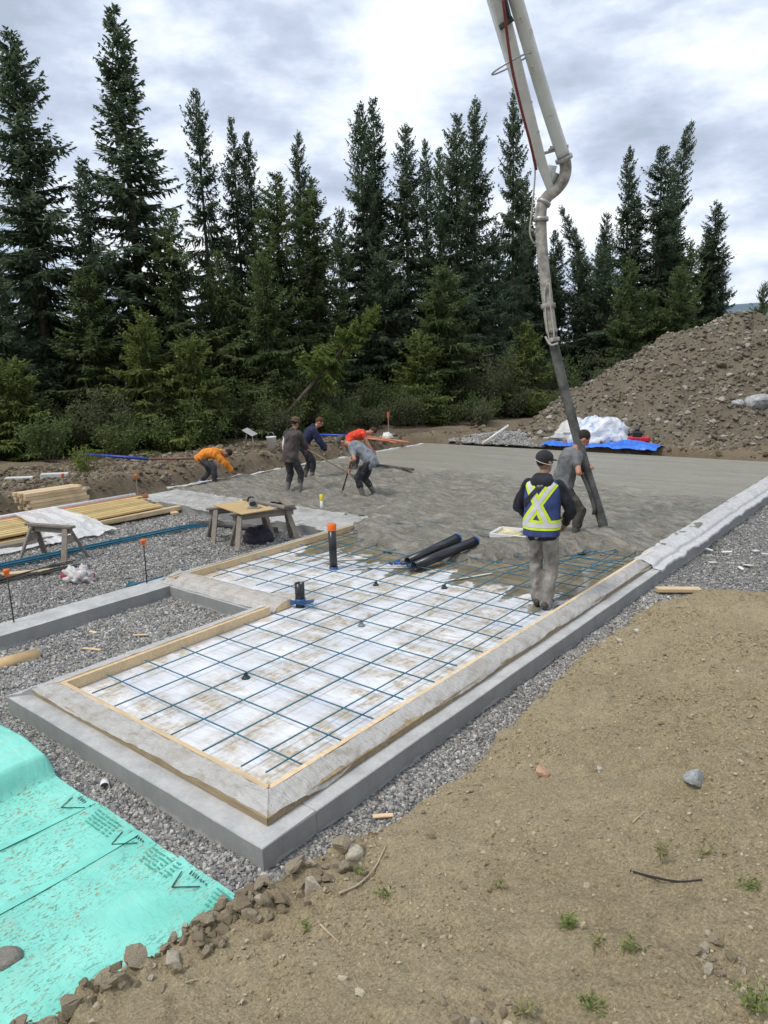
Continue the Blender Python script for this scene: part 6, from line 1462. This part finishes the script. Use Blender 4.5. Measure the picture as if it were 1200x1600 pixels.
# worker in brown jacket, raking
M['handle'] = simple('rake_handle_mat', (.50, .40, .28), .6); 
def rake(a, b, label, head=.45, m='handle', blade='steel'):
    """a: end held high, b: blade on the concrete"""
    t = empty('concrete_rake', label, 'rake', b); A = Vector(a) - Vector(b); MB().tube([A, (0, 0, .05)], .017, 8).build('handle', M[m], t)
    d = Vector((A.x, A.y, 0)).normalized(); s = Vector((-d.y, d.x, 0)); MB().bar(-s*head/2 + Vector((0, 0, .045)), s*head/2 + Vector((0, 0, .045)), .012, .10).build('blade', M[blade], t)
def W_(base, right, ahead, z): return (base[0] + CR.x*right + CF.x*ahead, base[1] + CR.y*right + CF.y*ahead, z)
L2, R2 = (-5.86, 7.83, -.06), face(-38)
h1, h2 = W_(L2, .30, .42, .92), W_(L2, .52, .62, .80); e2 = W_(L2, 1.30, 1.45, .07)
person(L2, R2, 'worker in dark brown jacket and hat holding a long rake', 1.72, pelvis=(0, -.03, .90), lean=15, headpitch=26, feet=((-.17, -.03, 0), (.15, .05, 0)), hands=(to_local(h2, L2, R2), to_local(h1, L2, R2)), top=(.075, .062, .06), pants=(.05, .05, .052), boots=(.17, .16, .14), boot_h=.34, hat='bucket', hatcol=(.11, .07, .035), topk=1.6, skin=(.36, .2, .13), hem=-.16)
d_ = (Vector(h1) - Vector(e2)).normalized(); rake(Vector(h1) + d_*.35, e2, 'long-handled rake held by the worker in brown')
L3, R3 = (-7.0, 9.42, -.06), face(-80)
person(L3, R3, 'worker in navy jacket stooping behind the one in brown', 1.74, pelvis=(0, -.06, .88), lean=34, headpitch=48, feet=((-.14, -.08, 0), (.14, .1, 0)), hands=(to_local(W_(L3, .55, .3, .62), L3, R3), to_local(W_(L3, .55, -.05, .60), L3, R3)), top=(.018, .026, .07), pants=(.03, .03, .035), boots=(.15, .14, .12), hair=(.10, .04, .02), skin=(.46, .24, .16), topk=1.5, hem=-.13)
L4, R4 = (-4.08, 8.29, -.06), face(78)
e4 = W_(L4, -.52, -.12, .07); g1, g2 = W_(L4, -.30, -.05, .78), W_(L4, -.36, -.1, .52)
person(L4, R4, 'worker in pale grey T-shirt and cap bending over a short rake', 1.75, pelvis=(0, -.10, .84), lean=52, headpitch=70, feet=((-.17, .03, 0), (.16, -.16, 0)), hands=(to_local(g1, L4, R4), to_local(g2, L4, R4)), top=(.25, .28, .31), sleeve='short', pants=(.035, .037, .042), boots=(.16, .155, .135), boot_h=.33, hat='cap', hatcol=(.09, .10, .085), skin=(.46, .25, .17), hem=-.16, topk=1.5)
rake(Vector(g1) + (Vector(g1) - Vector(e4)).normalized()*.22, e4, 'short rake held by the worker in the grey cap', .35, 'rebar_b')
L5, R5 = (-6.67, 10.83, -.06), face(-84)
person(L5, R5, 'worker in red vest bent over behind the one in the grey cap', 1.74, pelvis=(0, -.14, .86), lean=66, headpitch=80, feet=((-.15, -.12, 0), (.15, .0, 0)), hands=(to_local(W_(L5, .62, .15, .35), L5, R5), to_local(W_(L5, .6, -.12, .32), L5, R5)), top=(.78, .07, .03), sleeve='none', pants=(.045, .045, .055), boots=(.14, .13, .11), hair=(.06, .025, .015), skin=(.5, .24, .17), hem=-.13, topk=1.3)
L6, R6 = (-9.0, 7.82, -.12), face(-86)
person(L6, R6, 'worker in bright orange sweatshirt bent double at the slab edge', 1.70, pelvis=(0, -.10, .72), lean=80, headpitch=88, feet=((-.2, -.2, 0), (.16, .22, 0)), hands=(to_local(W_(L6, .70, .2, .12), L6, R6), to_local(W_(L6, .80, -.05, .10), L6, R6)), elbow=((-1, -.2, .3), (1, -.2, .3)), top=(.82, .27, .03), pants=(.06, .065, .075), boots=(.18, .22, .28), boot_h=.2, hair=(.012, .01, .01), skin=(.30, .16, .10), topk=1.45, hem=-.10)
t_ = [o for o in COL.objects if o.name.startswith('person') and o.location.x < -8.5][0]
o = MB().bar((.05, -.02, .80), (.05, .22, .45), .05, .012).build('harness_strap', simple('strap_mat', (.55, .50, .30), .7), t_)
